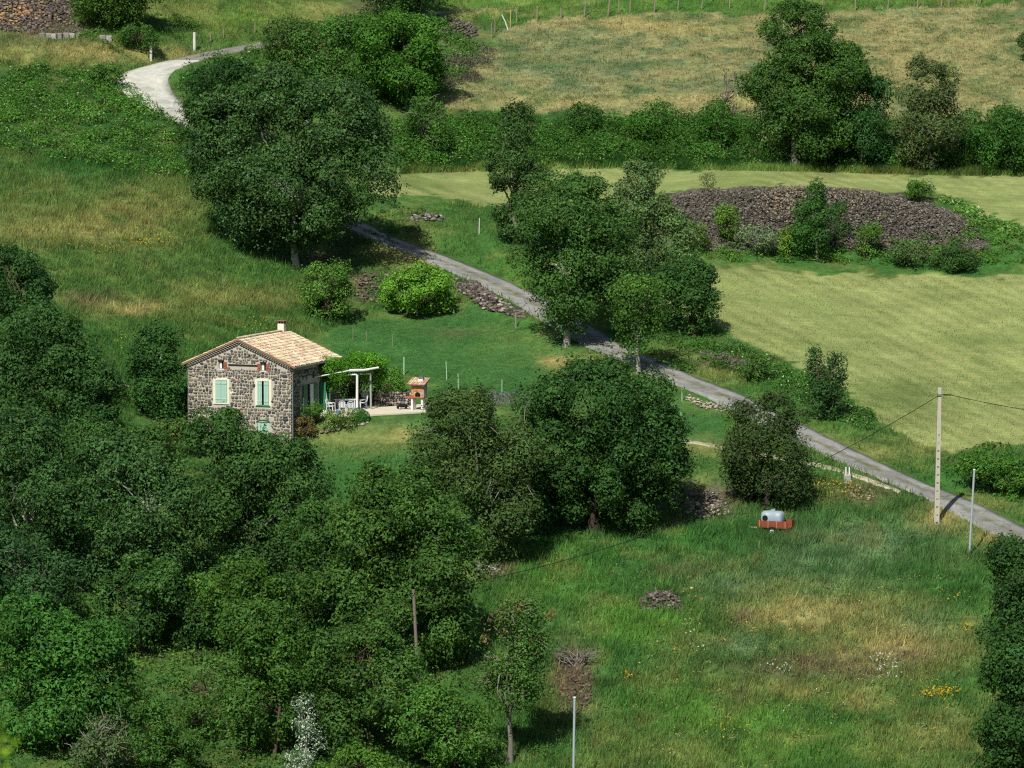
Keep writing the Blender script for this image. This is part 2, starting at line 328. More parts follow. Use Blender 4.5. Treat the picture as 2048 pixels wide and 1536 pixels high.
def build_ground():
    outx = [110, 170, 260, 420, 700]; yl = [-140, -60, -20, 0, 12, 30, 60, 90, 120, 150, 180, 205, 222]; yh = [470, 500, 560, 650, 800, 1000]
    X = np.array([-a for a in outx[::-1]] + list(GX) + outx, float); Y = np.array(yl + list(GY) + yh, float)
    xx, yy = np.meshgrid(X, Y, indexing='xy')
    zz = bil(xx, yy)
    hi = np.clip(yy - GY[-1], 0, None); zz = zz + 0.26 * hi * np.exp(-hi / 900)
    edge = bil(xx, np.full(xx.shape, GY[0]))
    near = np.where(yy >= 150, edge - 0.30 * (GY[0] - yy), 0)
    low = np.minimum(edge - 0.30 * (GY[0] - 205.0), 99)
    prof = np.interp(yy, [-140, 0, 12, 120, 170, 205, 236], [40, H - 1.7, H - 4.6, -14, -30, -30, 0])
    t = np.clip((yy - 205) / 31.0, 0, 1)
    zz = np.where(yy < GY[0], np.where(yy < 205, prof, -30 * (1 - t) + edge * t), zz)
    side = np.clip(np.abs(xx) - 75, 0, None); zz = zz + np.where(yy > 205, -0.05 * side * (xx < 0) + 0.05 * side * (xx > 0), 0)
    nx, ny = len(X), len(Y)
    V = np.stack([xx.ravel(), yy.ravel(), zz.ravel()], 1)
    idx = np.arange(nx * ny).reshape(ny, nx)
    F = np.stack([idx[:-1, :-1].ravel(), idx[:-1, 1:].ravel(), idx[1:, 1:].ravel(), idx[1:, :-1].ravel()], 1)
    col, hay = groundcol(V[:, 0], V[:, 1], V[:, 2])
    # split the sheet into the fields it is made of; the edges share their vertices' positions and colours
    cx, cy, cz = [V[F].mean(1)[:, k] for k in range(3)]
    u, v = project(cx, cy, cz)
    infr = (cy > 236)
    zone = np.zeros(len(F), int)
    for k, poly in ((1, HAY_LOW), (2, HAY_UP), (3, PASTURE), (4, LAWN)): zone[inpoly(u, v, poly) & infr] = k
    m, nt, N, L, b = nmat('ground_cover')
    p = pos(nt); c = attr(nt, 'col')
    f = mnode(nt, 'MULTIPLY_ADD', noise(nt, 2.2, 5, 0.72, p), 2.0, 0.0)
    f2 = mnode(nt, 'MULTIPLY_ADD', noise(nt, 14.0, 3, 0.6, p), 1.1, 0.45)
    c2 = mulcol(nt, mulcol(nt, c, f), f2)
    mp = N.new('ShaderNodeMapping'); mp.inputs['Rotation'].default_value = (0, 0, rad(35)); mp.inputs['Scale'].default_value = (0.16, 2.2, 1.0); L.new(p, mp.inputs[0])
    st = mnode(nt, 'MULTIPLY_ADD', noise(nt, 1.1, 6, 0.7, mp.outputs[0]), 0.8, 0.6)
    c3 = mix(nt, attr(nt, 'hay', 'Fac'), c2, mulcol(nt, mulcol(nt, c, st), f2))
    L.new(c3, b.inputs['Base Color']); b.inputs['Roughness'].default_value = 0.9; b.inputs['Specular IOR Level'].default_value = 0.1
    bump(nt, b, noise(nt, 5.0, 6, 0.7, p), 0.9, 0.18)
    for k, nm in enumerate(('ground', 'hay_field', 'mown_strip', 'dry_pasture', 'lawn')):
        Fs = F[zone == k]; used, inv = np.unique(Fs, return_inverse=True)
        me = fast_mesh(nm, V[used], inv.reshape(Fs.shape), col[used], None, True, {'hay': hay[used]})
        tag(link(nm, me, m), kind='structure', label=['wild grass hillside with brambles, meadows and bare soil', 'large pale mown hay field sloping down to the lane', 'narrow strip of mown hay field above the stone mound', 'dry straw coloured upper pasture with grey green tufts', 'short green lawn beside the stone house'][k])
build_ground()

def strip(name, path, z, half, mat, label, lift=0.0, jit=0.12, n=7, drape=False):
    t = np.gradient(path, axis=0); t /= np.linalg.norm(t, axis=1)[:, None]; nr = np.stack([-t[:, 1], t[:, 0]], 1)
    V = []; rows = len(path)
    for k in range(n):
        s = -1 + 2 * k / (n - 1)
        j = jit * (fbm(np.arange(rows) * 0.9, np.full(rows, k * 7.3), 61 + k, 2) - 0.5) * 2 if k in (0, n - 1) else 0
        q = path + nr * (s * half + j)[:, None]
        zz = (bil(q[:, 0], q[:, 1]) + 0.03 + 0.02 * (1 - s * s)) if drape else z + lift + 0.035 * (1 - s * s)
        V.append(np.stack([q[:, 0], q[:, 1], zz], 1))
    V = np.stack(V, 1).reshape(-1, 3)
    V2 = V.reshape(rows, n, 3)
    skirtL = V2[:, :1] - [0, 0, 0.25]; skirtR = V2[:, -1:] - [0, 0, 0.25]
    V2 = np.concatenate([skirtL, V2, skirtR], 1); n += 2
    idx = np.arange(rows * n).reshape(rows, n)
    F = np.stack([idx[:-1, :-1].ravel(), idx[1:, :-1].ravel(), idx[1:, 1:].ravel(), idx[:-1, 1:].ravel()], 1)
    cross = np.tile(np.linspace(-1, 1, n), (rows, 1)).ravel()
    me = fast_mesh(name, V2.reshape(-1, 3), F, None, None, True, {'cross': cross})
    return tag(link(name, me, mat), label, kind='structure')

def road_mat(name, base, weeds):
    m, nt, N, L, b = nmat(name); p = pos(nt)
    rgb = N.new('ShaderNodeRGB'); rgb.outputs[0].default_value = (*[float(a) for a in base], 1)
    f = mnode(nt, 'MULTIPLY_ADD', noise(nt, 1.4, 8, 0.7, p), 1.1, 0.45)
    c = mulcol(nt, rgb.outputs[0], f)
    f2 = mnode(nt, 'MULTIPLY_ADD', noise(nt, 16, 3, 0.6, p), 0.9, 0.55); c = mulcol(nt, c, f2)
    vo = N.new('ShaderNodeTexVoronoi'); vo.feature = 'DISTANCE_TO_EDGE'; vo.inputs['Scale'].default_value = 0.7; L.new(p, vo.inputs['Vector'])
    ck = mnode(nt, 'MINIMUM', mnode(nt, 'MULTIPLY_ADD', vo.outputs[0], 10.0, 0.72), 1.0)
    if weeds > 0.3: c = mulcol(nt, c, ck)
    pt = mnode(nt, 'MULTIPLY_ADD', mnode(nt, 'GREATER_THAN', noise(nt, 0.35, 2, 0.5, p), 0.55), -0.2, 1.0); c = mulcol(nt, c, pt)
    ab = mnode(nt, 'ABSOLUTE', attr(nt, 'cross', 'Fac'))
    mid = mnode(nt, 'SUBTRACT', 1.0, mnode(nt, 'MULTIPLY', ab, 3.2))
    edge = mnode(nt, 'MULTIPLY', mnode(nt, 'SUBTRACT', ab, 0.6), 2.4)
    w = mnode(nt, 'MAXIMUM', mid, edge)
    w = mnode(nt, 'ADD', w, mnode(nt, 'MULTIPLY_ADD', noise(nt, 0.9, 6, 0.7, p), 5.0, -2.55))
    cl = N.new('ShaderNodeClamp'); L.new(mnode(nt, 'MULTIPLY', w, weeds), cl.inputs[0])
    c = mix(nt, cl.outputs[0], c, C(104, 108, 66))
    L.new(c, b.inputs['Base Color']); b.inputs['Roughness'].default_value = 0.9; b.inputs['Specular IOR Level'].default_value = 0.15
    bump(nt, b, noise(nt, 20, 3, 0.6, p), 0.4, 0.02)
    return m
M_lane = road_mat('worn_asphalt', C(160, 158, 152), 0.6); M_conc = road_mat('pale_concrete', C(206, 204, 190), 0.06); M_path = road_mat('beaten_earth', C(188, 180, 152), 0.5); M_track = road_mat('gravel_track', C(150, 146, 136), 0.5)
# the lane, its concrete bend and the track above are laid end to end
s_conc0 = int(np.argmin((ru - 420) ** 2 + (rv - 262) ** 2)); s_conc1 = int(np.argmin((ru - 365) ** 2 + (rv - 120) ** 2))
strip('lane', RC[:s_conc0 + 1], RZ[:s_conc0 + 1], RHALF[:s_conc0 + 1], M_lane, 'narrow worn grey lane climbing the slope past the house')
strip('concrete_bend', RC[s_conc0:s_conc1 + 1], RZ[s_conc0:s_conc1 + 1], RHALF[s_conc0:s_conc1 + 1], M_conc, 'bright pale concrete hairpin bend of the lane')
strip('track', RC[s_conc1:], RZ[s_conc1:], RHALF[s_conc1:], M_track, 'grey gravel track leading on from the concrete bend')
def small_path(name, px, half, mat, label):
    w = np.array([hit(u, v)[:2] for u, v in px]); c = catmull(w, 0.4); z = smooth(bil(c[:, 0], c[:, 1]), 5) + 0.03
    return strip(name, c, z, np.full(len(c), half), mat, label, 0.02, 0.14, 5, True)
small_path('garden_path', [(1290,872),(1360,882),(1410,889),(1450,897),(1530,912),(1600,925),(1650,934),(1700,948),(1752,966),(1800,985)], 0.27, M_path, 'pale beaten path running from the lane to the garden')
# ------------------------------------------------------------------ vegetation
RNG = np.random.default_rng(11)
def unit(a): return a / np.maximum(np.linalg.norm(a, axis=-1, keepdims=True), 1e-9)
def leaf_quads(P, Nrm, L, W=0.62, rng=RNG):
    n = len(P); r = unit(rng.normal(size=(n, 3))); T = unit(np.cross(Nrm, r)); B = np.cross(Nrm, T)
    L = np.broadcast_to(np.asarray(L, float), (n,))[:, None]
    V = np.stack([P - T * L * 0.45 - B * L * W * 0.5, P - T * L * 0.3 + B * L * W * 0.5 + Nrm * L * 0.12, P + T * L * 0.55 - Nrm * L * 0.1], 1)
    F = np.arange(n * 3).reshape(n, 3)
    return V.reshape(-1, 3), F
def tubes(segs, nside=6):                            # segs: list of (list of points, list of radii); one mesh array
    VV, FF, k = [], [], 0
    for pts, rr in segs:
        pts = np.asarray(pts, float); m = len(pts)
        t = unit(np.gradient(pts, axis=0)); ref = np.array([0.31, 0.95, 0.05]); a = unit(np.cross(t, ref)); b = np.cross(t, a)
        th = np.arange(nside) * 2 * math.pi / nside
        ring = pts[:, None] + (a[:, None] * np.cos(th)[None, :, None] + b[:, None] * np.sin(th)[None, :, None]) * np.asarray(rr)[:, None, None]
        VV.append(ring.reshape(-1, 3))
        i = np.arange(m * nside).reshape(m, nside) + k
        FF.append(np.stack([i[:-1], np.roll(i[:-1], -1, 1), np.roll(i[1:], -1, 1), i[1:]], -1).reshape(-1, 4)); k += m * nside
    return np.concatenate(VV), np.concatenate(FF)
def wiggle(p, q, n, amp, rng):
    p = np.asarray(p, float); q = np.asarray(q, float); t = np.linspace(0, 1, n)[:, None]
    d = np.linalg.norm(q - p); off = rng.normal(size=(n, 3)) * amp * d; off[0] = 0; off[-1] *= 0.3
    sag = np.zeros((n, 3)); sag[:, 2] = np.sin(t[:, 0] * math.pi) * 0.08 * d
    return p + (q - p) * t + off * np.sin(t * math.pi) + sag

M_leaf = vcol('leaf_green', 0.6, 0.14, 0.0, 1, 0.3)
M_leafg = vcol('leaf_glossy', 0.5, 0.2, 0.0, 1, 0.18)
M_leafm = vcol('leaf_matt', 0.75, 0.12, 0.0, 1, 0.3)
M_bark = vcol('bark', 0.9, 0.1, 0.35, 9.0, 0.0, 0.5)
M_twig = vcol('twig_grey', 0.9, 0.1, 0.3, 12.0)

GROW = 1.05; SPRAY = 0.3
def crown_cloud(boxes, Y, base, leafL, dens, rng, profile='round', lobe=(0.13, 0.23), depth=0.9, hollow=0.5):
    """leaf positions, normals and lobe centres for crown boxes given in photograph pixels at the tree's distance"""
    P, Nn, LC = [], [], []
    s = pxm(Y)
    for bx in boxes:
        u0, u1, v0, v1 = bx[:4]; dy = bx[4] if len(bx) > 4 else 0.0
        c = np.array(at((u0 + u1) / 2, (v0 + v1) / 2, Y)) + [0, dy, 0]; w = (u1 - u0) / s * GROW; h = (v1 - v0) / s * (1 + (GROW - 1) * .6); d = w * depth
        R = (w + h) / 2
        nl = int(np.clip(7.5 / (lobe[0] + lobe[1]) ** 1.25 * max(1, (h / w)), 14, 150))
        t = rng.random(nl) * 2 - 1; ph = rng.random(nl) * 2 * math.pi
        rag = 0.72 + 0.56 * fbm(np.cos(ph) * 1.4 + 7.3 * len(P), t * 1.7 + np.sin(ph) * 1.4, 29 + len(P), 2)
        if profile == 'cone': prof = np.clip(1.02 - (t + 1) / 2 * 0.95, 0.05, 1)
        elif profile == 'up': prof = np.sqrt(np.clip(1 - np.abs(t * 0.92) ** 3, 0.05, 1))
        else: prof = np.sqrt(np.clip(1 - t * t, 0.0, 1))
        prof = prof * rag
        lr = R * (lobe[0] + (lobe[1] - lobe[0]) * rng.random(nl))
        fr = (0.45 + 0.55 * np.sqrt(rng.random(nl)))
        out = rng.random(nl) < 0.2; fr = np.where(out, fr * 1.18, fr)
        ctr = np.stack([np.cos(ph) * prof * fr * np.maximum(w / 2 - lr * 0.55, w * .2), np.sin(ph) * prof * fr * np.maximum(d / 2 - lr * 0.55, d * .2), t * np.maximum(h / 2 - lr * 0.5, h * .2)], 1)
        ctr += rng.normal(size=ctr.shape) * R * 0.03
        surf = math.pi * (w * h * 1.3 + w * d * 0.7)
        n = int(dens * surf)
        li = rng.choice(nl, n, p=lr ** 2 / (lr ** 2).sum())
        dirv = unit(rng.normal(size=(n, 3)) + [0, 0, 0.25])
        rr = lr[li] * (1 - 0.30 * rng.random(n) ** 1.8)
        p = ctr[li] + dirv * rr[:, None] * np.array([1.0, 1.0, 0.82])
        ln = fbm(dirv[:, 0] * 2.2 + li * 3.7, dirv[:, 2] * 2.2 + dirv[:, 1] * 1.7, 3, 2)
        p = ctr[li] + (p - ctr[li]) * (0.76 + 0.48 * ln)[:, None]
        sc = rng.random(n) < 0.10; p[sc] += rng.normal(size=(sc.sum(), 3)) * R * 0.07
        e = np.linalg.norm(p / (np.array([w, d, h]) / 2), axis=1)
        keep = e > hollow * (0.6 + 0.5 * rng.random(n))
        p, dirv, li = p[keep], dirv[keep], li[keep]
        nrm = unit(dirv * 0.95 + rng.normal(size=dirv.shape) * 0.36 + [0, 0, 0.3])
        ns = int(surf * SPRAY); oi = rng.choice(nl, ns); od = unit(rng.normal(size=(ns, 3)) + unit(ctr[oi]) * 1.3 + [0, 0, .15])
        sp = ctr[oi] + od * (lr[oi] * (0.95 + 0.35 * rng.random(ns)))[:, None]; k8 = 13
        q = np.repeat(sp, k8, axis=0) + np.repeat(od, k8, axis=0) * (rng.random((ns * k8, 1)) - .5) * .6 + rng.normal(size=(ns * k8, 3)) * (0.09 + 0.012 * R)
        p = np.concatenate([p, q]); nrm = np.concatenate([nrm, unit(np.repeat(od, k8, axis=0) * .5 + rng.normal(size=q.shape) * .5 + [0, 0, .4])])
        P.append(p + c); Nn.append(nrm); LC.append(ctr + c)
    P = np.concatenate(P); Nn = np.concatenate(Nn); LC = np.concatenate(LC); keep = np.ones(len(P), bool)
    for bx in boxes:                                  # no leaves in the dead heart of the crown
        u0, u1, v0, v1 = bx[:4]; c = np.array(at((u0 + u1) / 2, (v0 + v1) / 2, Y)) + [0, bx[4] if len(bx) > 4 else 0, 0]
        e = np.linalg.norm((P - c) / (np.array([(u1 - u0) / s, (u1 - u0) / s * depth, (v1 - v0) / s]) / 2), axis=1); keep &= e > hollow * .95
    return P[keep], Nn[keep], LC

def tint(P, col, rng, var=0.34, hue=0.16, seed=0, scale=1.1, tip=None, tipf=0.0):
    n = len(P)
    k = (1 - var + 2 * var * rng.random(n)); cl = 0.6 + 0.8 * fbm(P[:, 0] / scale + P[:, 1] * 0.37, P[:, 2] / scale + P[:, 1] * 0.23, 71 + seed, 2)
    c = col[None] * np.array([1.40, 1.47, 1.16]) * (k * cl)[:, None]
    g = rng.normal(size=n) * hue
    c = c * np.stack([1 + g, 1 + 0.25 * g, 1 - 0.5 * g], 1)
    if tip is not None:
        m = rng.random(n) < tipf; c[m] = tip[None] * (0.7 + 0.6 * rng.random(m.sum()))[:, None]
    return np.clip(c, 0.004, 0.9)

TREES_MADE = []
BARKC = {'grey': C(128, 122, 112), 'pale': C(186, 180, 164), 'brown': C(96, 80, 66), 'dark': C(70, 62, 55), 'white': C(196, 194, 184)}
LS, DS = 0.76, 1.36
def tree(name, label, cat, boxes, base, col, leafL=0.26, dens=46, bark='grey', trunk=0.22, profile='round', lobe=(0.15, 0.29), group=None,
         mat=None, limbs=12, seed=0, tipc=None, tipf=0.0, depth=0.9, hollow=0.5, multi=1, bare=0, hue=0.16, var=0.34, baseY=None):
    rng = np.random.default_rng(1000 + seed)
    if leafL > .15: leafL *= LS; dens *= DS
    if trunk > .11: g_ = float(np.clip(rng.normal() * .08 + .03, -.03, .16)); col = col * (.88 + .26 * rng.random()) * np.array([1 + g_, 1 + .3 * g_, 1 - .6 * g_])
    bp = np.array(hit(*base)) if baseY is None else np.array(at(base[0], base[1], baseY)); Y = bp[1]
    if baseY is not None: bp[2] = gz(bp[0], bp[1])
    if trunk > .11 and profile == 'round':            # ragged leaders that break the dome of the crown
        ex_ = []
        for b_ in boxes[:3]:
            bw, bh = b_[1] - b_[0], b_[3] - b_[2]
            for k in range(2):
                cu = b_[0] + bw * (.2 + .6 * rng.random()); ww = bw * (.28 + .16 * rng.random()); vt = b_[2] - bh * (.02 + .1 * rng.random()) + abs(cu - (b_[0] + b_[1]) / 2) / bw * bh * .35
                ex_.append((cu - ww / 2, cu + ww / 2, vt, vt + ww * .9))
        boxes = list(boxes) + ex_
    P, Nn, LC = crown_cloud(boxes, Y, bp, leafL, dens, rng, profile, lobe, depth, hollow)
    low = bil(P[:, 0], P[:, 1]) + 0.05; ok = P[:, 2] > low; P, Nn = P[ok], Nn[ok]
    V, F = leaf_quads(P, Nn, leafL * (0.65 + 0.7 * rng.random(len(P))), 0.62, rng)
    cols = np.repeat(tint(P, col, rng, var, hue, seed, 1.1, tipc, tipf), 3, axis=0)
    root = empty(name, tuple(bp)); tag(root, label, cat, group)
    inv = -bp
    link('crown', fast_mesh('crown', V + inv, F, cols), mat or M_leaf, root)
    # trunk and limbs
    segs = []; top = P[:, 2].max(); cz = np.median(P[:, 2]); cc = np.array([np.median(P[:, 0]), np.median(P[:, 1]), cz])
    for k in range(multi):
        o = np.array([rng.normal() * 0.35, rng.normal() * 0.3, 0]) * (multi > 1)
        b0 = bp + o; b0[2] = gz(b0[0], b0[1]) - 0.15
        tp = cc + np.array([rng.normal() * 0.12, rng.normal() * 0.12, 0.15]) * (top - bp[2]) * (1 + 0.8 * (multi > 1)) * 0.6; tp[2] = min(max(tp[2], bp[2] + 0.4), top - 0.4)
        pts = wiggle(b0, tp, 7, 0.035, rng); rr = np.linspace(trunk * (1.25 if multi == 1 else .8), trunk * 0.35, 7); rr[0] *= 1.35
        segs.append((pts, rr))
        sel = ends = LC[rng.choice(len(LC), min(limbs, len(LC)), replace=False)]
        for q in sel:
            j = rng.integers(2, 6); s0 = pts[j]
            if q[2] < s0[2] - 0.2 * (top - bp[2]): s0 = pts[2]; j = 2
            segs.append((wiggle(s0, q, 5, 0.06, rng), np.linspace(rr[j] * 0.6, 0.025, 5)))
    for k in range(bare):                            # bare grey twigs that show among or above the leaves
        q = P[rng.integers(len(P))] + rng.normal(size=3) * 0.25; s0 = ends[np.argmin(((ends - q) ** 2).sum(1))]; q = s0 + (q - s0) * min(1.0, 2.2 / max(np.linalg.norm(q - s0), .1))
        segs.append((wiggle(s0, q + unit(q - cc) * 0.35, 4, 0.1, rng), np.linspace(0.05, 0.015, 4)))
    V, F = tubes(segs); bc = BARKC[bark]
    cols = np.tile(bc, (len(V), 1)) * (0.8 + 0.4 * rng.random((len(V), 1)))
    link('trunk' if trunk > 0.09 else 'stem', fast_mesh('trunk', V + inv, F, cols, None, True), M_bark, root)
    TREES_MADE.append(root)
    return root

DK = C(62, 92, 48); DB = C(58, 88, 54); MD = C(78, 108, 52); LT = C(96, 130, 56); BR = C(104, 148, 48); OL = C(92, 104, 66); GR = C(100, 108, 84)
T = tree
T('walnut_tree', 'huge broad dark green walnut tree with pale trunk overhanging the lane', 'tree', [(480,660,140,260),(560,760,165,300),(375,520,180,330),(370,560,260,400),(440,700,300,470),(590,805,230,420),(470,720,390,485),(460,600,330,470)], (592,531), C(60,92,50), 0.28, 40, 'pale', 0.2, seed=1, limbs=10, mat=M_leafg, lobe=(.14,.25))
T('holly_tree', 'very dark small tree inside the hairpin of the concrete bend', 'tree', [(375,540,120,250),(368,470,190,320)], (450,300), C(44,76,36), 0.26, 40, 'dark', 0.16, seed=2)
T('oak_tree', 'bright green spreading oak between the track and dry pasture corner', 'tree', [(690,890,32,130),(690,880,90,190),(760,870,130,215)], (815,216), C(74,116,44), 0.28, 48, 'grey', 0.2, seed=3)
T('hazel_shrub', 'loose green hazel shrub beside the gravel track above the concrete bend', 'shrub', [(520,640,38,120),(540,660,80,160)], (590,150), MD, 0.25, 46, 'brown', 0.07, seed=4, multi=3)
T('elder_shrub', 'rounded elder shrub with cream flowers below the gravel track', 'shrub', [(600,720,40,150),(620,720,90,190)], (665,180), C(72,110,50), 0.25, 46, 'brown', 0.07, seed=5, multi=3, tipc=C(190,200,140), tipf=.02)
T('tall_oak_tree', 'tall ragged tree standing alone in the hedge across dry pasture', 'tree', [(1530,1670,4,110),(1500,1600,120,240),(1580,1740,90,210),(1525,1700,160,310),(1480,1560,140,200),(1540,1700,60,200)], (1590,332), C(66,100,50), 0.26, 40, 'grey', 0.2, seed=6, limbs=18, lobe=(.12,.2), hollow=.35)
T('hawthorn_tree', 'dark spreading tree with bare limbs beside the tall hedge tree', 'tree', [(1640,1788,150,260),(1650,1785,210,318)], (1722,326), C(52,86,44), 0.25, 42, 'grey', 0.16, seed=7, bare=30)
T('elm_tree', 'dull olive elm with dead lower branches standing in the hedge', 'tree', [(1803,1910,122,225),(1795,1930,190,300),(1800,1920,250,338)], (1870,342), C(78,94,58), 0.24, 40, 'grey', 0.16, seed=8, bare=60, mat=M_leafm, tipc=C(104,88,70), tipf=.07)
T('ash_tree', 'slender ragged tree standing in front of the mown strip', 'tree', [(1000,1075,212,320),(962,1075,300,380),(1000,1110,330,430),(985,1080,400,480)], (1035,486), C(66,96,54), 0.26, 40, 'grey', 0.16, seed=9, lobe=(.15,.25))
T('lane_oak_tree', 'broad dense oak on the lower edge of the shaded lane', 'tree', [(1020,1210,352,480),(1080,1260,400,540),(1030,1230,470,600),(1080,1235,560,665),(1150,1290,440,600)], (1133,692), C(70,102,50), 0.26, 46, 'pale', 0.2, seed=10, limbs=14)
T('ash_tree', 'pale leaved tree at the upper edge of the shaded lane', 'tree', [(1232,1320,322,420),(1215,1350,390,500),(1270,1385,420,550),(1200,1330,470,600)], (1290,606), C(88,112,70), 0.26, 42, 'grey', 0.18, seed=12, limbs=14, lobe=(.15,.25), bare=20)
T('young_ash_tree', 'young roadside tree with forked pale trunk at the lane edge', 'tree', [(1215,1340,555,650),(1222,1320,600,700)], (1277,746), C(78,116,54), 0.24, 40, 'pale', 0.13, seed=13, limbs=14)
T('maple_tree', 'round maple at the left corner of the big hay field', 'tree', [(1338,1442,526,620),(1330,1430,560,665),(1295,1390,530,650)], (1388,674), C(62,96,48), 0.25, 46, 'brown', 0.15, seed=14)
T('young_oak_tree', 'small oak with thin pale stem in front of the stone mound', 'tree', [(1612,1655,360,415),(1582,1668,400,470),(1580,1670,440,508)], (1635,522), C(60,100,44), 0.23, 52, 'pale', 0.09, seed=15)
T('juniper_shrub', 'narrow pointed juniper growing on the stone mound', 'shrub', [(1662,1700,402,478)], (1682,484), C(62,92,48), 0.18, 60, 'brown', 0.06, 'cone', seed=16)
T('spiky_shrub', 'upright spiky dark shrub between the lane and hay field', 'shrub', [(1608,1688,740,840),(1612,1650,695,790),(1650,1690,705,800)], (1647,838), C(56,86,48), 0.22, 52, 'brown', 0.07, 'up', seed=17, multi=4, lobe=(.12,.2))
T('evergreen_oak_tree', 'dense dark evergreen tree beside the lane above the trailer', 'tree', [(1460,1600,790,900),(1440,1632,850,960),(1450,1625,920,1008)], (1530,1012), C(62,84,50), 0.22, 56, 'dark', 0.18, seed=18, bare=16, mat=M_leafm, tipc=C(112,100,86), tipf=.03)
T('great_oak_tree', 'massive dense oak standing alone below the green lawn', 'tree', [(1060,1320,735,880),(1010,1200,830,960),(1150,1372,800,980),(1000,1180,920,1050),(1090,1330,900,1040),(975,1110,850,990),(1230,1378,860,1020)], (1190,1062), C(58,90,44), 0.28, 44, 'dark', 0.3, seed=19, limbs=12, lobe=(.14,.24))
T('grey_willow_tree', 'greyish tree with bare twigs left of the massive oak', 'tree', [(840,1000,785,900),(795,960,850,980),(850,1030,900,1030),(910,1080,980,1110),(940,1090,850,990)], (965,1132), C(70,96,56), 0.25, 42, 'grey', 0.2, seed=20, bare=140, limbs=20)
T('meadow_oak_tree', 'large oak behind the weathered wooden pole', 'tree', [(690,900,935,1080),(640,830,1000,1160),(770,970,1030,1220),(690,955,1160,1325),(620,780,1120,1260)], (800,1338), C(62,94,46), 0.28, 44, 'dark', 0.2, seed=21, limbs=10)
T('dying_oak_tree', 'sparse small oak with dead tan leaf tufts and bare trunk', 'tree', [(985,1100,1200,1300),(1000,1110,1270,1370),(960,1090,1320,1430)], (1020,1526), C(72,104,52), 0.22, 30, 'grey', 0.14, seed=22, limbs=26, bare=80, hollow=.2, tipc=C(130,112,80), tipf=.02)
def dead_tufts(root, spots, n, col):
    rng = np.random.default_rng(3); bp = np.array(root.location); P = []
    for u, v, a in spots:
        c = np.array(at(u, v, bp[1] - .6)); P.append(c + rng.normal(size=(n, 3)) * a)
    P = np.concatenate(P); V, F = leaf_quads(P - bp, unit(rng.normal(size=P.shape) + [0, -.5, .5]), .2 * (.6 + .8 * rng.random(len(P))), .6, rng)
    link('dead_leaves', fast_mesh('dead_leaves', V, F, np.repeat(tint(P, col, rng, .3, .1), 3, axis=0)), M_leafm, root)
dead_tufts(TREES_MADE[-1], [(985,1240,.25),(1003,1228,.3),(1012,1250,.25),(1100,1228,.22),(972,1278,.2),(1040,1215,.15)], 45, C(128,112,80))
T('round_bush', 'round light green bush below the trunk of the walnut tree', 'bush', [(602,712,526,610),(605,700,570,640)], (655,642), C(88,124,58), 0.22, 60, 'brown', 0.08, seed=23, multi=3)
T('laurel_bush', 'bright yellow green laurel bush at the upper lawn edge', 'bush', [(768,918,535,628),(800,890,533,600)], (842,630), C(96,140,48), 0.24, 66, 'brown', 0.07, seed=24, multi=3, mat=M_leafg, lobe=(.1,.17), hue=.08)
T('house_tree', 'dark dense tree close to the left wall of the house', 'tree', [(255,372,650,760),(225,368,720,820),(240,368,780,850),(195,320,745,850)], (300,862), C(58,94,46), 0.26, 46, 'pale', 0.14, seed=25, baseY=304.0)
T('wood_edge_tree', 'dark tree at the top of the wood beside the yellow meadow', 'tree', [(-60,115,492,620),(-40,140,580,720)], (30,770), C(54,86,44), 0.26, 44, 'brown', 0.2, seed=26)
T('wood_edge_tree', 'bulky dark tree in the wood sloping down towards the house', 'tree', [(-20,180,620,760),(60,218,700,850),(-60,120,720,880)], (110,905), C(58,90,48), 0.27, 44, 'brown', 0.2, seed=27)
T('wood_ash_tree', 'tall wood tree with white bare upper trunk beside the pale limbed tree', 'tree', [(-60,150,830,980),(-40,200,920,1090),(-50,160,1040,1190)], (60,1200), C(60,92,52), 0.27, 42, 'pale', 0.16, seed=28, bare=0, limbs=16)
T('wood_birch_tree', 'pale limbed tree in the middle of the wood below the house', 'tree', [(130,330,880,1000),(180,400,930,1090),(170,380,1050,1190)], (270,1205), C(66,96,54), 0.27, 40, 'pale', 0.16, seed=29, bare=4, limbs=18)
T('garden_tree', 'leafy tree directly in front of the house facade', 'tree', [(360,500,822,920),(420,590,860,1000),(480,655,880,1040),(360,560,950,1100),(430,640,1030,1180)], (500,1200), C(70,102,52), 0.27, 46, 'grey', 0.13, seed=30, bare=0, limbs=14)
T('thick_maple_tree', 'thick bright leaved tree low in the wood on the slope', 'tree', [(-30,140,1195,1340),(20,200,1230,1380),(90,275,1250,1440),(-30,200,1340,1490)], (120,1500), C(62,102,44), 0.30, 46, 'brown', 0.2, seed=31)
T('goat_willow_tree', 'bushy willow behind the silver leaved sapling', 'tree', [(430,600,1205,1350),(480,650,1260,1400),(430,620,1340,1490)], (535,1515), C(72,108,48), 0.26, 46, 'brown', 0.14, seed=32, multi=2)
T('sallow_tree', 'wide sallow thicket tree with fallen limbs left of the wooden pole', 'tree', [(620,800,1245,1380),(650,860,1300,1430),(600,790,1370,1490)], (730,1515), C(62,94,48), 0.25, 46, 'brown', 0.14, seed=33, multi=3, bare=40)
T('hazel_shrub', 'light green hazel shrub between wooden pole and sparse oak', 'shrub', [(780,930,1375,1500),(840,985,1400,1530)], (890,1545), C(76,114,50), 0.25, 48, 'brown', 0.08, seed=34, multi=3)
T('field_maple_tree', 'dark tree at the meadow edge below the thin steel pole', 'tree', [(1975,2110,1090,1230),(1970,2130,1180,1350)], (2055,1380), C(54,84,42), 0.26, 46, 'brown', 0.2, seed=35)
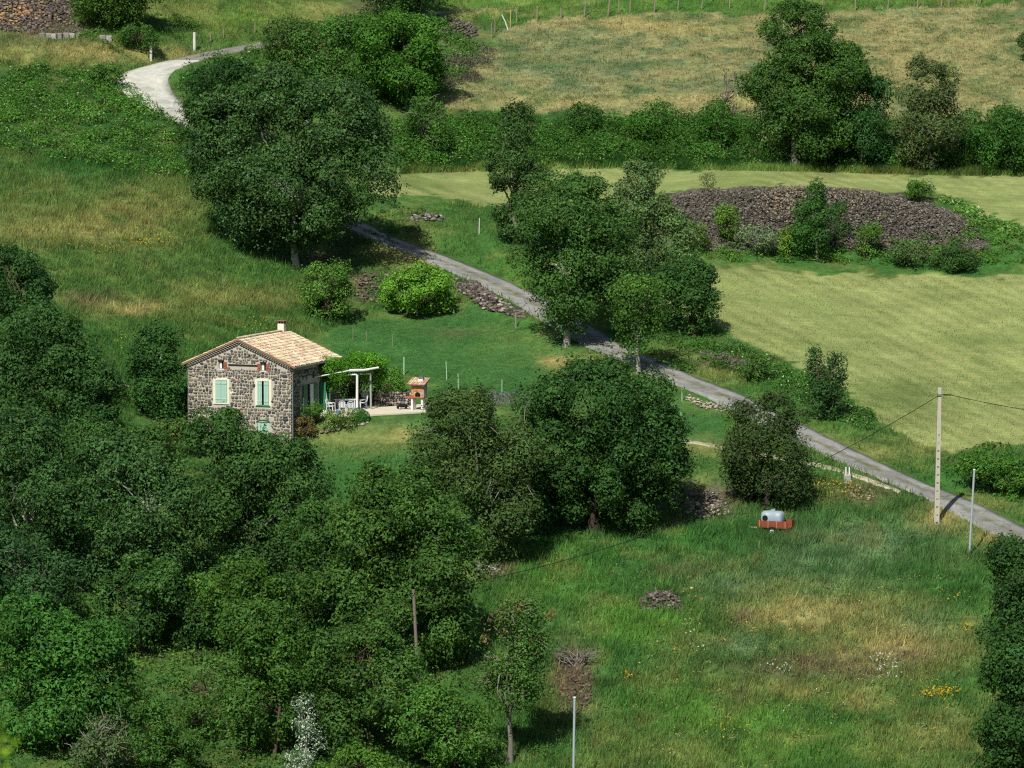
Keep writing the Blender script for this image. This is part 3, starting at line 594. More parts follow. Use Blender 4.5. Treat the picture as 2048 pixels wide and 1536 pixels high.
T('field_maple_tree', 'dense dark leafy tree beside the yellow flower patch', 'tree', [(1962,2120,1265,1400),(1950,2120,1360,1500),(1955,2130,1450,1580)], (2040,1585), C(52,84,40), 0.28, 46, 'brown', 0.2, seed=36)
T('track_tree', 'bushy green tree next to the grey rubble heap on the upper slope', 'tree', [(150,330,-80,48),(180,290,-40,60)], (215,58), C(74,108,48), 0.27, 44, 'grey', 0.18, seed=37)
T('track_pine_tree', 'tree with bare brown trunk beside the gravel track', 'tree', [(720,900,-140,20)], (836,46), C(58,88,44), 0.27, 44, 'brown', 0.16, seed=38)
T('dead_tree', 'leafless dead grey tree standing in the hedge of the dry pasture', 'tree', [(1425,1505,150,235)], (1440,246), C(110,104,92), 0.08, 2, 'grey', 0.08, seed=39, limbs=26, bare=26)
T('mound_shrub', 'lime green shrub at the left foot of the stone mound', 'shrub', [(1428,1482,408,476)], (1452,486), C(98,132,52), 0.2, 56, 'brown', 0.05, seed=40, multi=2)
T('mound_shrub', 'olive shrub beside the trees at the left end of the mound', 'shrub', [(1350,1420,448,502)], (1385,502), C(96,114,56), 0.2, 54, 'brown', 0.05, seed=41, multi=2)
T('broom_shrub', 'grey green wispy broom shrub in front of the stone mound', 'shrub', [(1470,1570,455,503)], (1520,505), C(112,132,100), 0.2, 40, 'grey', 0.04, seed=42, multi=3, bare=50, mat=M_leafm)
T('mound_shrub', 'yellowish low shrub touching the small oak by the mound', 'shrub', [(1545,1605,455,508)], (1575,510), C(104,134,56), 0.2, 56, 'brown', 0.05, seed=43, multi=2)
T('mound_shrub', 'compact green shrub growing halfway up the stone mound', 'shrub', [(1712,1765,442,510)], (1740,514), C(84,120,52), 0.2, 56, 'brown', 0.05, seed=44, multi=2)
T('mound_shrub', 'leafy shrub with broad grey green leaves at the mound foot', 'shrub', [(1785,1865,482,530)], (1825,534), C(86,112,66), 0.22, 50, 'brown', 0.05, seed=45, multi=2)
T('mound_shrub', 'dark bramble shrub where the mound meets the hay field', 'shrub', [(1855,1960,490,538)], (1905,540), C(66,98,50), 0.22, 50, 'brown', 0.05, seed=46, multi=3, bare=30)
T('mound_shrub', 'rounded dark shrub on the crest of the stone mound', 'shrub', [(1810,1872,362,402)], (1842,404), C(72,106,46), 0.2, 60, 'brown', 0.05, seed=47, multi=2)
T('sapling', 'tiny thin sapling on the left crest of the stone mound', 'sapling', [(1398,1438,345,378)], (1414,388), C(104,116,76), 0.16, 26, 'grey', 0.04, seed=48, limbs=8)
T('bank_shrub', 'bright leafy shrub on the bank right of the concrete pole', 'shrub', [(1915,2000,905,965),(1975,2070,915,985)], (1990,988), C(74,114,46), 0.24, 50, 'brown', 0.06, seed=49, multi=3)
T('roadside_bush', 'small dark bush at the foot of the thin steel pole by lane', 'bush', [(1978,2060,1068,1120)], (2020,1124), C(64,94,46), 0.22, 50, 'brown', 0.05, seed=50, multi=2)
T('hedge_shrub', 'upright shrub rising from the hedge below the dry pasture', 'shrub', [(1125,1205,206,262)], (1165,270), C(60,98,44), 0.23, 50, 'brown', 0.06, seed=51, multi=2)
T('hedge_shrub', 'broad domed shrub rising from the middle of the hedge', 'shrub', [(1265,1360,206,280)], (1310,285), C(66,108,42), 0.23, 50, 'brown', 0.06, seed=52, multi=2)
T('hedge_shrub', 'tall shrub at the hedge end beside the walnut tree', 'shrub', [(815,895,200,300)], (858,312), C(72,108,48), 0.24, 46, 'grey', 0.07, seed=53, multi=2, bare=20)
T('hedge_shrub', 'leafy shrub below the leafless dead tree', 'shrub', [(1400,1475,205,290)], (1440,300), C(62,104,42), 0.23, 50, 'brown', 0.06, seed=54, multi=2)
T('flowering_elder_shrub', 'shrub with cream blossom tips at the foot of the tall hedge tree', 'shrub', [(1525,1590,235,315)], (1560,320), C(84,118,60), 0.23, 48, 'brown', 0.06, seed=55, multi=2, tipc=C(205,210,160), tipf=.08)
T('hedge_shrub', 'large bushy shrub right of the olive elm', 'shrub', [(1915,2070,215,290),(1930,2090,260,335)], (1990,338), C(62,102,44), 0.24, 46, 'brown', 0.07, seed=56, multi=3)
T('silver_poplar_sapling', 'tall silvery white leaved poplar sapling beside the willow', 'sapling', [(588,632,1385,1470),(592,645,1440,1530)], (614,1545), C(176,190,178), 0.17, 54, 'pale', 0.05, 'up', seed=57, limbs=10, hue=.02, tipc=C(90,120,86), tipf=.5)
T('silver_poplar_sapling', 'short silvery white poplar sapling next to the taller one', 'sapling', [(565,625,1500,1570)], (596,1585), C(176,190,178), 0.17, 50, 'pale', 0.04, 'up', seed=58, limbs=8, hue=.02, tipc=C(90,120,86), tipf=.5)
T('grey_sallow_shrub', 'greyish twiggy shrub at the bottom of the wood', 'shrub', [(150,270,1435,1540)], (210,1560), C(84,104,68), 0.22, 44, 'grey', 0.06, seed=59, multi=3, bare=70)
T('wood_shrub', 'yellow green low shrub under the willow near the silver sapling', 'shrub', [(640,780,1495,1570)], (710,1575), C(82,120,48), 0.22, 50, 'brown', 0.05, seed=60, multi=2)
T('wood_shrub', 'bright shrub in the gap of the wood above the cable', 'shrub', [(360,450,1390,1470)], (405,1480), C(72,108,48), 0.22, 48, 'brown', 0.05, seed=61, multi=2)
T('wood_shrub', 'dark shrub in the shaded hollow of the wood', 'shrub', [(330,450,1180,1290)], (390,1300), C(58,90,46), 0.24, 46, 'brown', 0.06, seed=62, multi=2)
T('garden_shrub', 'low shrub at the left corner of the house foot', 'shrub', [(300,400,842,905)], (345,912), C(84,112,56), 0.22, 50, 'brown', 0.05, seed=63, multi=2)
T('field_bush', 'small green bush near the hay field corner above the dark rubble', 'bush', [(1480,1540,705,760)], (1510,764), C(78,112,50), 0.22, 50, 'brown', 0.05, seed=64, multi=2)
T('pasture_bush', 'dark lone bush out in the dry pasture', 'bush', [(2030,2090,60,120)], (2062,124), C(62,90,46), 0.22, 50, 'brown', 0.06, seed=65, multi=2)
T('bend_shrub', 'small shrub on the bank left of the concrete bend', 'shrub', [(185,250,128,172)], (218,176), C(76,112,50), 0.22, 50, 'brown', 0.05, seed=66, multi=2)
T('slope_shrub', 'dense low shrub below the track tree on the upper slope', 'shrub', [(235,320,50,100)], (278,104), C(70,106,46), 0.22, 50, 'brown', 0.05, seed=67, multi=2)

T('wood_oak_tree', 'dark oak of the wood between meadow and house tree', 'tree', [(110,245,730,860),(120,240,800,900)], (185,930), C(58,90,46), 0.26, 44, 'brown', 0.18, seed=90)
T('wood_oak_tree', 'leafy oak squeezed between garden tree and meadow oak', 'tree', [(560,690,1010,1140),(590,720,1080,1230),(540,680,1130,1270)], (640,1290), C(66,100,48), 0.26, 44, 'brown', 0.18, seed=91)
T('wood_oak_tree', 'dense low oak under the pale limbed tree', 'tree', [(230,380,1110,1240),(180,330,1150,1290)], (285,1310), C(62,96,48), 0.26, 44, 'brown', 0.16, seed=92)
T('wood_oak_tree', 'green oak below the garden tree above the willow', 'tree', [(390,540,1120,1240),(420,580,1160,1290)], (490,1310), C(66,102,46), 0.26, 44, 'brown', 0.16, seed=93)
T('wood_ash_tree', 'bluish green tree above the thick bright leaved one', 'tree', [(-50,110,1060,1200),(20,190,1110,1260)], (70,1290), C(60,92,54), 0.26, 44, 'grey', 0.18, seed=94, bare=30)
T('wood_edge_tree', 'low dark tree below the house tree at the wood margin', 'tree', [(230,370,860,980),(120,280,850,970)], (240,1010), C(62,96,50), 0.26, 44, 'brown', 0.16, seed=95)
T('wood_shrub', 'green shrub in front of the thick bright leaved tree', 'shrub', [(250,350,1400,1500),(280,400,1450,1560)], (320,1575), C(70,106,48), 0.22, 46, 'brown', 0.06, seed=96, multi=2)
T('wood_shrub', 'bushy shrub beside the fallen pale branch', 'shrub', [(800,880,1340,1420)], (850,1430), C(70,104,48), 0.22, 46, 'brown', 0.06, seed=97, multi=2)

# thickets: low domes of leaves over a stretch of ground, nobody could count them
def thicket(name, label, poly, ndome, r, dens, col, leafL=0.2, seed=0, flat=0.75, tipc=None, tipf=0.0, mat=None, hue=0.14, twigs=0):
    rng = np.random.default_rng(5000 + seed)
    pts = np.array([hit(u, v) for u, v in poly if -60 <= u <= 2110]); x0, x1 = pts[:, 0].min() - 2, pts[:, 0].max() + 2; y0, y1 = pts[:, 1].min() - 2, pts[:, 1].max() + 2
    xs = rng.uniform(x0, x1, ndome * 8); ys = rng.uniform(y0, y1, ndome * 8); zs = bil(xs, ys); u, v = project(xs, ys, zs)
    k = inpoly(u, v, poly) & (u > -70) & (u < 2120); xs, ys, zs = xs[k][:ndome], ys[k][:ndome], zs[k][:ndome]; m = len(xs)
    rr = r[0] + (r[1] - r[0]) * rng.random(m) ** 1.5
    cnt = np.maximum((dens * 2 * math.pi * rr ** 2).astype(int), 6)
    li = np.repeat(np.arange(m), cnt); n = len(li)
    d = unit(rng.normal(size=(n, 3)) + [0, -0.15, 0.45]); d[:, 2] = np.abs(d[:, 2])
    P = np.stack([xs[li], ys[li], zs[li]], 1) + d * (rr[li] * (1 - .35 * rng.random(n) ** 2))[:, None] * [1, 1, flat]
    g = bil(P[:, 0], P[:, 1]); P[:, 2] = np.maximum(P[:, 2], g + 0.03)
    Nn = unit(d * 0.7 + rng.normal(size=d.shape) * 0.4 + [0, 0, 0.35])
    V, F = leaf_quads(P, Nn, leafL * (0.6 + 0.8 * rng.random(n)), 0.62, rng)
    lum = (0.75 + 0.5 * rng.random(m))[li]
    cols = np.repeat(tint(P, col, rng, 0.32, hue, seed, 1.4, tipc, tipf) * lum[:, None], 3, axis=0)
    tag(link(name, fast_mesh(name, V, F, cols), mat or M_leaf), label, name.replace('_', ' '), kind='stuff')
thicket('bramble_bank', 'mass of brambles covering the slope below the concrete bend', BRAMBLE_L, 480, (.3, 1.3), 30, C(72,114,44), 0.16, 1, tipc=C(176,190,132), tipf=.06)
thicket('hedge_thicket', 'long overgrown bramble hedge below the dry pasture', [(795,240),(860,235),(1000,238),(1500,246),(2120,246),(2120,335),(1900,335),(1600,322),(1200,318),(800,326)], 800, (.35, 1.5), 26, C(66,106,42), 0.17, 2, flat=.95, tipc=C(160,180,110), tipf=.02)
thicket('track_thicket', 'tangled green thicket along the upper side of the lane and track', [(370,150),(420,120),(520,98),(600,60),(700,40),(880,60),(960,100),(900,180),(840,210),(700,200),(560,220),(420,260),(370,230)], 360, (.4, 1.4), 26, C(76,112,50), 0.17, 3, tipc=C(190,200,150), tipf=.025)
thicket('blackthorn_thicket', 'grey leafless blackthorn mass along the left pasture edge', [(850,170),(900,120),(960,95),(992,110),(970,150),(900,190),(860,195)], 60, (.6, 1.2), 22, C(88,92,72), 0.16, 4, tipc=C(120,110,98), tipf=.55, mat=M_leafm)
thicket('mound_brambles', 'low brambles along the foot of the stone mound', [(1320,470),(1500,490),(1700,495),(1900,470),(1980,430),(2060,470),(2060,530),(1700,528),(1400,520)], 230, (.3, .8), 24, C(78,116,46), 0.18, 5, tipc=C(150,165,110), tipf=.03)
thicket('mound_weeds', 'weeds and ivy creeping over the stones of the mound', [(1310,440),(1360,400),(1460,440),(1560,455),(1700,445),(1840,460),(1960,450),(1990,500),(1650,505),(1320,495)], 150, (.15, .5), 26, C(80,108,56), 0.14, 35, flat=.5)
thicket('mound_vine', 'pale leaved creeper hanging over the right end of the mound', [(1880,395),(1920,400),(2000,440),(2048,470),(1990,470),(1920,435)], 60, (.3, .7), 26, C(96,134,62), 0.2, 6, tipc=C(190,205,150), tipf=.12)
thicket('lane_bank_brambles', 'brambles on the bank between the lane and the big hay field', [(1400,690),(1480,700),(1600,740),(1680,790),(1760,850),(1720,860),(1600,800),(1500,760),(1420,730)], 260, (.3, .85), 22, C(66,104,44), 0.18, 7, tipc=C(190,200,150), tipf=.04)
thicket('wood_undergrowth', 'shaded undergrowth between the trees of the wood', [(-60,900),(300,880),(380,920),(640,1060),(660,1200),(700,1400),(900,1480),(900,1600),(-60,1600)], 700, (.4, 1.2), 10, C(64,98,46), 0.26, 8)
thicket('right_bank_thicket', 'leafy bank of brambles between hay field and concrete pole', [(1880,930),(1960,895),(2120,880),(2120,1010),(2000,1000),(1920,975)], 150, (.25, .6), 22, C(66,108,42), 0.2, 9)
thicket('lane_verge_shrubs', 'leafy growth at the foot of the lane trees', [(1300,690),(1380,660),(1450,680),(1440,730),(1380,745),(1310,735)], 60, (.3, .7), 24, C(70,106,46), 0.19, 10)
thicket('walnut_undergrowth', 'shaded growth under the walnut tree beside the lane', [(640,470),(720,440),(790,410),(860,420),(820,470),(740,520),(680,520)], 60, (.25, .6), 20, C(60,92,42), 0.18, 11)
thicket('slope_brambles', 'scattered brambles on the slope right of the upper rubble heap', [(150,30),(330,20),(420,60),(340,100),(220,110),(160,80)], 70, (.3, .8), 24, C(70,106,44), 0.19, 12)
thicket('hedge_nettles', 'lighter nettles and bindweed mixed through the bramble hedge', [(800,250),(1500,250),(2110,255),(2110,345),(1600,338),(1200,332),(800,342)], 420, (.2, .8), 24, C(92,132,58), 0.15, 31, flat=1.1, tipc=C(196,200,150), tipf=.06)
thicket('gap_brambles', 'brambles and dead stems filling the gap in the wood', [(240,1260),(460,1250),(520,1400),(620,1450),(640,1600),(200,1600),(250,1450)], 260, (.3, .9), 26, C(84,118,52), 0.16, 32, tipc=C(122,98,80), tipf=.14)
thicket('pole_brambles', 'brambles at the foot of the wooden pole and sparse oak', [(830,1330),(1000,1300),(1100,1430),(1110,1600),(760,1600)], 200, (.3, .8), 24, C(76,114,50), 0.16, 33, tipc=C(122,98,80), tipf=.08)
thicket('meadow_weeds', 'patches of leafy grey green weeds in the lower meadow', [(1100,1150),(1350,1050),(1640,1000),(1940,1120),(1940,1500),(1150,1560)], 700, (.12, .38), 34, C(98,126,84), 0.12, 21, flat=.8)
thicket('dry_stalks', 'patches of dry tan stalks in the lower meadow', [(1300,1180),(1900,1150),(1940,1500),(1250,1560)], 420, (.12, .34), 26, C(168,150,100), 0.10, 22, flat=1.0, mat=M_leafm)
thicket('pasture_weeds', 'grey green thistle patches dotted over the dry pasture', [(880,200),(1000,70),(1300,40),(2110,20),(2110,225),(1100,215)], 520, (.18, .5), 30, C(88,114,78), 0.12, 23, flat=.6, mat=M_leafm)
thicket('slope_weeds', 'leafy weeds in the long grass behind the house', [(-60,330),(380,350),(560,560),(600,660),(240,760),(-60,480)], 220, (.12, .34), 28, C(86,112,60), 0.12, 24, flat=.7)
thicket('garden_flowers', 'mixed flowering plants in the bed between house and terrace', [(585,870),(600,815),(640,812),(700,822),(712,848),(640,866)], 90, (.14, .36), 50, C(92,124,56), 0.12, 13, flat=1.2, tipc=C(190,140,110), tipf=.05)
thicket('lavender_row', 'grey purple lavender along the lower edge of the lawn', [(880,790),(960,783),(1060,790),(1055,815),(960,815),(885,818)], 70, (.25, .45), 60, C(118,112,128), 0.1, 14, mat=M_leafm, tipc=C(110,126,96), tipf=.3)

# grass: single blades standing in the ground, coloured like the sward they grow from
M_grass = vcol('grass_blade', 0.7, 0.15, 0.0, 1, 0.35)
def grass(name, label, n, poly, hgt, wid, seed, dens_noise=True, excl=(), colmul=1.0, shift=None, lean=0.35, clump=False):
    rng = np.random.default_rng(9000 + seed)
    us = np.array([p[0] for p in poly]); vs = np.array([p[1] for p in poly])
    corners = np.array([hit(u, v) for u, v in poly]); y0, y1 = corners[:, 1].min() - 1, corners[:, 1].max() + 1
    m = n * 3
    ys = y0 + (y1 - y0) * rng.random(m); ul = max(us.min(), -60); uh = min(us.max(), 2110)
    xs = (ul + (uh - ul) * rng.random(m) - 1024) / FPX * ys
    zs = bil(xs, ys); u, v = project(xs, ys, zs)
    k = inpoly(u, v, poly)
    for e in excl: k &= ~inpoly(u, v, e)
    fx = ((xs - GX[0]) / 0.5).astype(int).clip(0, len(GX) - 1); fy = ((ys - GY[0]) / 0.5).astype(int).clip(0, len(GY) - 1)
    k &= ROAD_D[fy, fx] > 0.05 + 0.3 * rng.random(m)
    if dens_noise: k &= rng.random(m) < np.clip((fbm(xs / 1.2, ys / 1.2, 83 + seed, 3) - 0.22) * 2.6, 0.12, 1)
    if clump: k &= fbm(xs / 0.55, ys / 0.55, 101 + seed, 2) > 0.6
    lxx = (xs - HB[0]) * EX[0] + (ys - HB[1]) * EX[1]; lyy = (xs - HB[0]) * EY[0] + (ys - HB[1]) * EY[1]
    k &= ~((lxx > -8.2) & (lxx < 0.2) & (lyy > -0.2) & (lyy < 9.5)) & ~((lxx > -0.5) & (lxx < 10.0) & (lyy > 1.0) & (lyy < 9.3))
    xs, ys, zs = xs[k][:n], ys[k][:n], zs[k][:n]; c = len(xs)
    col, _ = groundcol(xs, ys, zs)
    hh = (hgt[0] + (hgt[1] - hgt[0]) * rng.random(c)) * (0.55 + 0.9 * fbm(xs / 1.7, ys / 1.7, 91 + seed, 3))
    a = rng.random(c) * math.pi * 2; w = wid * (0.6 + 0.8 * rng.random(c))
    dx, dy = np.cos(a) * w / 2, np.sin(a) * w / 2
    lx_ = rng.normal(size=c) * lean * hh + 0.12 * hh; ly_ = rng.normal(size=c) * lean * hh
    base = np.stack([xs, ys, zs - 0.02], 1)
    V = np.stack([base + np.stack([dx, dy, np.zeros(c)], 1), base - np.stack([dx, dy, np.zeros(c)], 1), base + np.stack([lx_, ly_, hh], 1)], 1).reshape(-1, 3)
    col = col * colmul * (0.62 + 0.85 * rng.random(c))[:, None]
    g = rng.normal(size=c) * 0.12; col = col * np.stack([1 + g, 1 + .2 * g, 1 - .5 * g], 1)
    if shift is not None: col = col * shift
    cols = np.repeat(np.clip(col, .004, .9), 3, axis=0)
    tag(link(name, fast_mesh(name, V, np.arange(c * 3).reshape(c, 3), cols), M_grass), label, 'grass', kind='stuff')
FULL = [(-60, -20), (2110, -20), (2110, 1600), (-60, 1600)]
grass('meadow_grass', 'tall mixed grass of the big lower meadow', 125000, [(960,1150),(1100,1080),(1350,1020),(1640,960),(1700,960),(2110,1120),(2110,1600),(1000,1600)], (.22, .55), .05, 1, colmul=1.3)
grass('slope_grass', 'long yellowing grass on the slope behind the house', 90000, [(-60,290),(380,340),(460,480),(600,540),(700,640),(620,680),(420,700),(240,860),(100,760),(-60,560)], (.22, .55), .05, 2, colmul=1.3)
grass('bank_grass', 'rough grass on the banks along the lane', 80000, [(720,440),(900,400),(1250,420),(1330,520),(1440,650),(1900,910),(2110,880),(2110,1110),(1640,960),(1420,900),(1440,800),(1280,740),(1050,640),(900,600),(640,660),(600,540)], (.2, .5), .05, 3, excl=(HAY_LOW, HAY_UP, LAWN), colmul=1.3)
grass('upper_grass', 'dry grass above the concrete bend', 40000, [(-60,-20),(720,-20),(520,80),(260,150),(100,140),(-60,135)], (.2, .5), .05, 4, colmul=1.3)
grass('fence_grass', 'fresh green grass beyond the pasture fence', 20000, [(880,-20),(2110,-20),(2110,10),(1800,20),(1300,26),(1060,44),(1000,60),(900,60)], (.2, .45), .05, 5, colmul=1.3)
grass('pasture_tufts', 'short dry tufts dotted over the upper pasture', 45000, PASTURE[:-4] + [(2110,-10),(2110,240),(1700,236),(1400,234),(1100,228)], (.1, .3), .06, 6, colmul=1.0)
grass('wood_grass', 'rough grass under the wood and round the garden', 50000, [(-60,850),(400,850),(620,870),(840,840),(1000,900),(1420,900),(1440,1000),(1100,1080),(960,1150),(1000,1600),(-60,1600)], (.15, .45), .05, 7, colmul=1.3)
grass('meadow_tussocks', 'taller pale tussocks standing out of the lower meadow', 34000, [(960,1150),(1100,1080),(1350,1020),(1640,970),(1940,1110),(2110,1150),(2110,1600),(1000,1600)], (.4, .85), .05, 22, False, colmul=1.55, clump=True, lean=.25)
grass('slope_tussocks', 'taller tussocks standing out of the grass behind the house', 16000, [(-60,300),(380,345),(460,480),(600,540),(700,640),(420,700),(240,860),(-60,560)], (.4, .8), .05, 23, False, colmul=1.5, clump=True, lean=.25)
grass('trailer_grass', 'tall uncut grass growing up round the trailer', 5000, [(1470,1052),(1500,1048),(1620,1048),(1650,1080),(1600,1100),(1490,1095)], (.36, .72), .05, 20, False, colmul=1.3)
grass('hedge_grass', 'tall fresh grass along the foot of the bramble hedge', 26000, [(800,318),(1200,312),(1600,316),(2110,326),(2110,352),(1900,352),(1600,344),(1200,338),(800,348)], (.3, .7), .05, 21, False, colmul=1.0, shift=np.array([.72, 1.0, .6]))
grass('lawn_grass', 'short mown lawn grass beside the house', 40000, LAWN, (.05, .12), .05, 8, False, colmul=1.3)
grass('hay_stubble', 'short stubble of the big mown hay field', 40000, [(p[0] if p[0] < 2110 else 2110, p[1]) for p in HAY_LOW], (.05, .14), .06, 9, False, colmul=1.05)

# flowers
def flowers(name, label, spots, col, size, seed):
    rng = np.random.default_rng(700 + seed); P = []
    for (u, v, a, b, n) in spots:
        for k in range(n):
            x, y, z = hit(u + rng.normal() * a, v + rng.normal() * b); P.append((x, y, z + 0.25 + 0.3 * rng.random()))
    P = np.array(P); Nn = unit(rng.normal(size=P.shape) * .5 + [0, -.6, .7])
    V, F = leaf_quads(P, Nn, size * (.7 + .6 * rng.random(len(P))), 0.8, rng)
    tag(link(name, fast_mesh(name, V, F, np.tile(col, (len(V), 1))), M_leafm), label, 'flowers', kind='stuff')
flowers('yellow_flowers', 'yellow wild flowers scattered over the meadows', [(1880,1395,20,6,150),(1930,1265,12,8,20),(1440,1465,25,8,25),(290,492,22,5,60),(210,505,20,5,20),(1690,985,22,8,60),(1640,978,14,8,30),(1255,1365,8,4,10),(1620,1320,5,4,4),(245,700,8,14,20),(1900,1200,20,8,16),(520,655,14,6,20)], C(222,184,40), .125, 1)
flowers('white_flowers', 'clusters of white wild flowers in the lower meadow', [(1770,1330,18,10,50),(1765,1362,20,6,18),(1566,1348,8,3,14),(1540,1335,8,4,6),(1390,1272,10,5,6),(1405,1305,16,4,6),(1690,1415,10,3,5),(1620,1430,40,20,6)], C(232,232,222), .11, 2)

# the out-of-focus twig close to the camera
def near_twig():
    rng = np.random.default_rng(77); Y = 13.0
    b = np.array(at(-120, 1640, Y)); b[2] = 24.0 - 0.0
    zg = float(np.interp(Y, [0, 12, 120], [H - 1.7, H - 4.6, -14])); b[2] = zg
    root = empty('garden_bush', tuple(b)); tag(root, 'blurred bright green twig close in front of the wood', 'bush')
    tip = np.array(at(2, 1475, Y)); pts = wiggle(b, tip, 8, .02, rng)
    V, F = tubes([(pts, np.linspace(.02, .004, 8))]); link('stem', fast_mesh('stem', V - b, F, np.tile(BARKC['brown'], (len(V), 1))), M_bark, root)
    P = []
    for k in range(150):
        t = rng.random() ** 0.6; q = b + (tip - b) * (0.55 + .45 * t); P.append(q + rng.normal(size=3) * np.array([.022, .03, .02]) * (1.9 - t))
    P = np.array(P); V, F = leaf_quads(P - b, unit(rng.normal(size=P.shape) + [0, -.6, .6]), .035, .6, rng)
    c = np.repeat(tint(P, C(120,150,40), rng, .3, .2, 3), 3, axis=0); link('leaves', fast_mesh('leaves', V, F, c), M_leaf, root)
near_twig()
# ------------------------------------------------------------------ mesh builder for built things
class MB:
    def __init__(s): s.v = []; s.f = []; s.c = []
    def add(s, V, F, col=None):
        k = len(s.v); s.v += [tuple(map(float, p)) for p in V]; s.f += [tuple(int(i) + k for i in f) for f in F]
        s.c += [tuple(col) if col is not None else (1, 1, 1)] * len(V); return s
    def box(s, x0, x1, y0, y1, z0, z1, col=None, bev=0.0):
        if bev <= 0:
            V = [(x, y, z) for z in (z0, z1) for x, y in ((x0, y0), (x1, y0), (x1, y1), (x0, y1))]
            return s.add(V, [(3, 2, 1, 0), (4, 5, 6, 7), (0, 1, 5, 4), (1, 2, 6, 5), (2, 3, 7, 6), (3, 0, 4, 7)], col)
        b = bev; V = []
        for z, i in ((z0, b), (z0 + b, 0), (z1 - b, 0), (z1, b)):
            V += [(x0 + i + b, y0 + i, z), (x1 - i - b, y0 + i, z), (x1 - i, y0 + i + b, z), (x1 - i, y1 - i - b, z), (x1 - i - b, y1 - i, z), (x0 + i + b, y1 - i, z), (x0 + i, y1 - i - b, z), (x0 + i, y0 + i + b, z)]
        F = [tuple(range(7, -1, -1)), tuple(range(24, 32))]
        for r in range(3):
            for k in range(8): a = r * 8 + k; d = r * 8 + (k + 1) % 8; F.append((a, d, d + 8, a + 8))
        return s.add(V, F, col)
    def tube(s, pts, rr, n=8, col=None, cap=True):
        if not hasattr(rr, '__len__'): rr = [rr] * len(pts)
        V, F = tubes([(pts, rr)], n); F = [tuple(f) for f in F]
        if cap: F += [tuple(range(n - 1, -1, -1)), tuple(range(len(V) - n, len(V)))]
        return s.add(V, F, col)
    def disc(s, c, axis, r, t, n=16, col=None):
        c = np.array(c, float); a = unit(np.array(axis, float)); return s.tube([c - a * t / 2, c + a * t / 2], [r, r], n, col)
    def build(s, name, mat, parent=None, smooth_=False, loc=None, rz=None):
        me = bpy.data.meshes.new(name); me.from_pydata(s.v, [], s.f); me.update()
        a = me.color_attributes.new('col', 'FLOAT_COLOR', 'POINT'); c = np.ones((len(s.v), 4), np.float32); c[:, :3] = np.array(s.c); a.data.foreach_set('color', c.ravel())
        if smooth_: me.polygons.foreach_set('use_smooth', np.ones(len(me.polygons), bool))
        me.validate(); return link(name, me, mat, parent, loc, rz)

M_white = plain('white_paint', C(238, 238, 232, .85), .5, .4, .08, 4)
M_plastic = plain('white_plastic', C(236, 238, 238, .85), .4, .5, .05, 4)
M_mint = plain('mint_green_paint', C(176, 212, 190, .8), .6, .3, .08, 5)
M_dgreen = plain('dark_green_paint', C(60, 130, 90), .5, .35, .12, 5)
M_mortar = plain('pale_mortar', C(196, 190, 174), .95, .1, .35, 3, 0, .4)
M_lime = plain('lime_render', C(236, 230, 206, .85), .9, .1, .12, 5, 0, .2)
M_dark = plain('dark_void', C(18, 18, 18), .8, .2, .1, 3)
M_glass = plain('window_glass', C(40, 46, 50), .1, .6, .1, 3)
M_timber = plain('dark_timber', C(58, 48, 40), .85, .15, .4, 6, 0, .4)
M_zinc = plain('zinc', C(150, 154, 156), .45, .5, .15, 5, .5)
M_galv = plain('galvanised_steel', C(196, 208, 214), .4, .5, .1, 3, .3)
M_concrete = plain('pole_concrete', C(196, 190, 172), .9, .15, .18, 4, 0, .3)
M_rust = plain('rust_red_paint', C(142, 76, 52), .75, .25, .4, 7, 0, .2)
M_tank = plain('tank_plastic', C(162, 178, 186), .45, .4, .08, 3)
M_rubber = plain('black_rubber', C(30, 30, 30), .8, .2, .1, 4)
M_wood = plain('weathered_wood', C(150, 138, 122), .9, .1, .35, 9, 0, .4)
M_greyp = plain('grey_render', C(168, 172, 168), .9, .1, .15, 4)
M_blue = plain('blue_plastic', C(96, 150, 190), .5, .4, .05, 4)
M_stonev = vcol('stone', .9, .15, .35, 10, 0, .5)
M_tilev = vcol('clay_tile', .9, .12, .35, 14, 0, .3)
M_slab = plain('terrace_slab', C(230, 220, 194), .9, .15, .2, 2.0, 0, .2)
srng = np.random.default_rng(42)

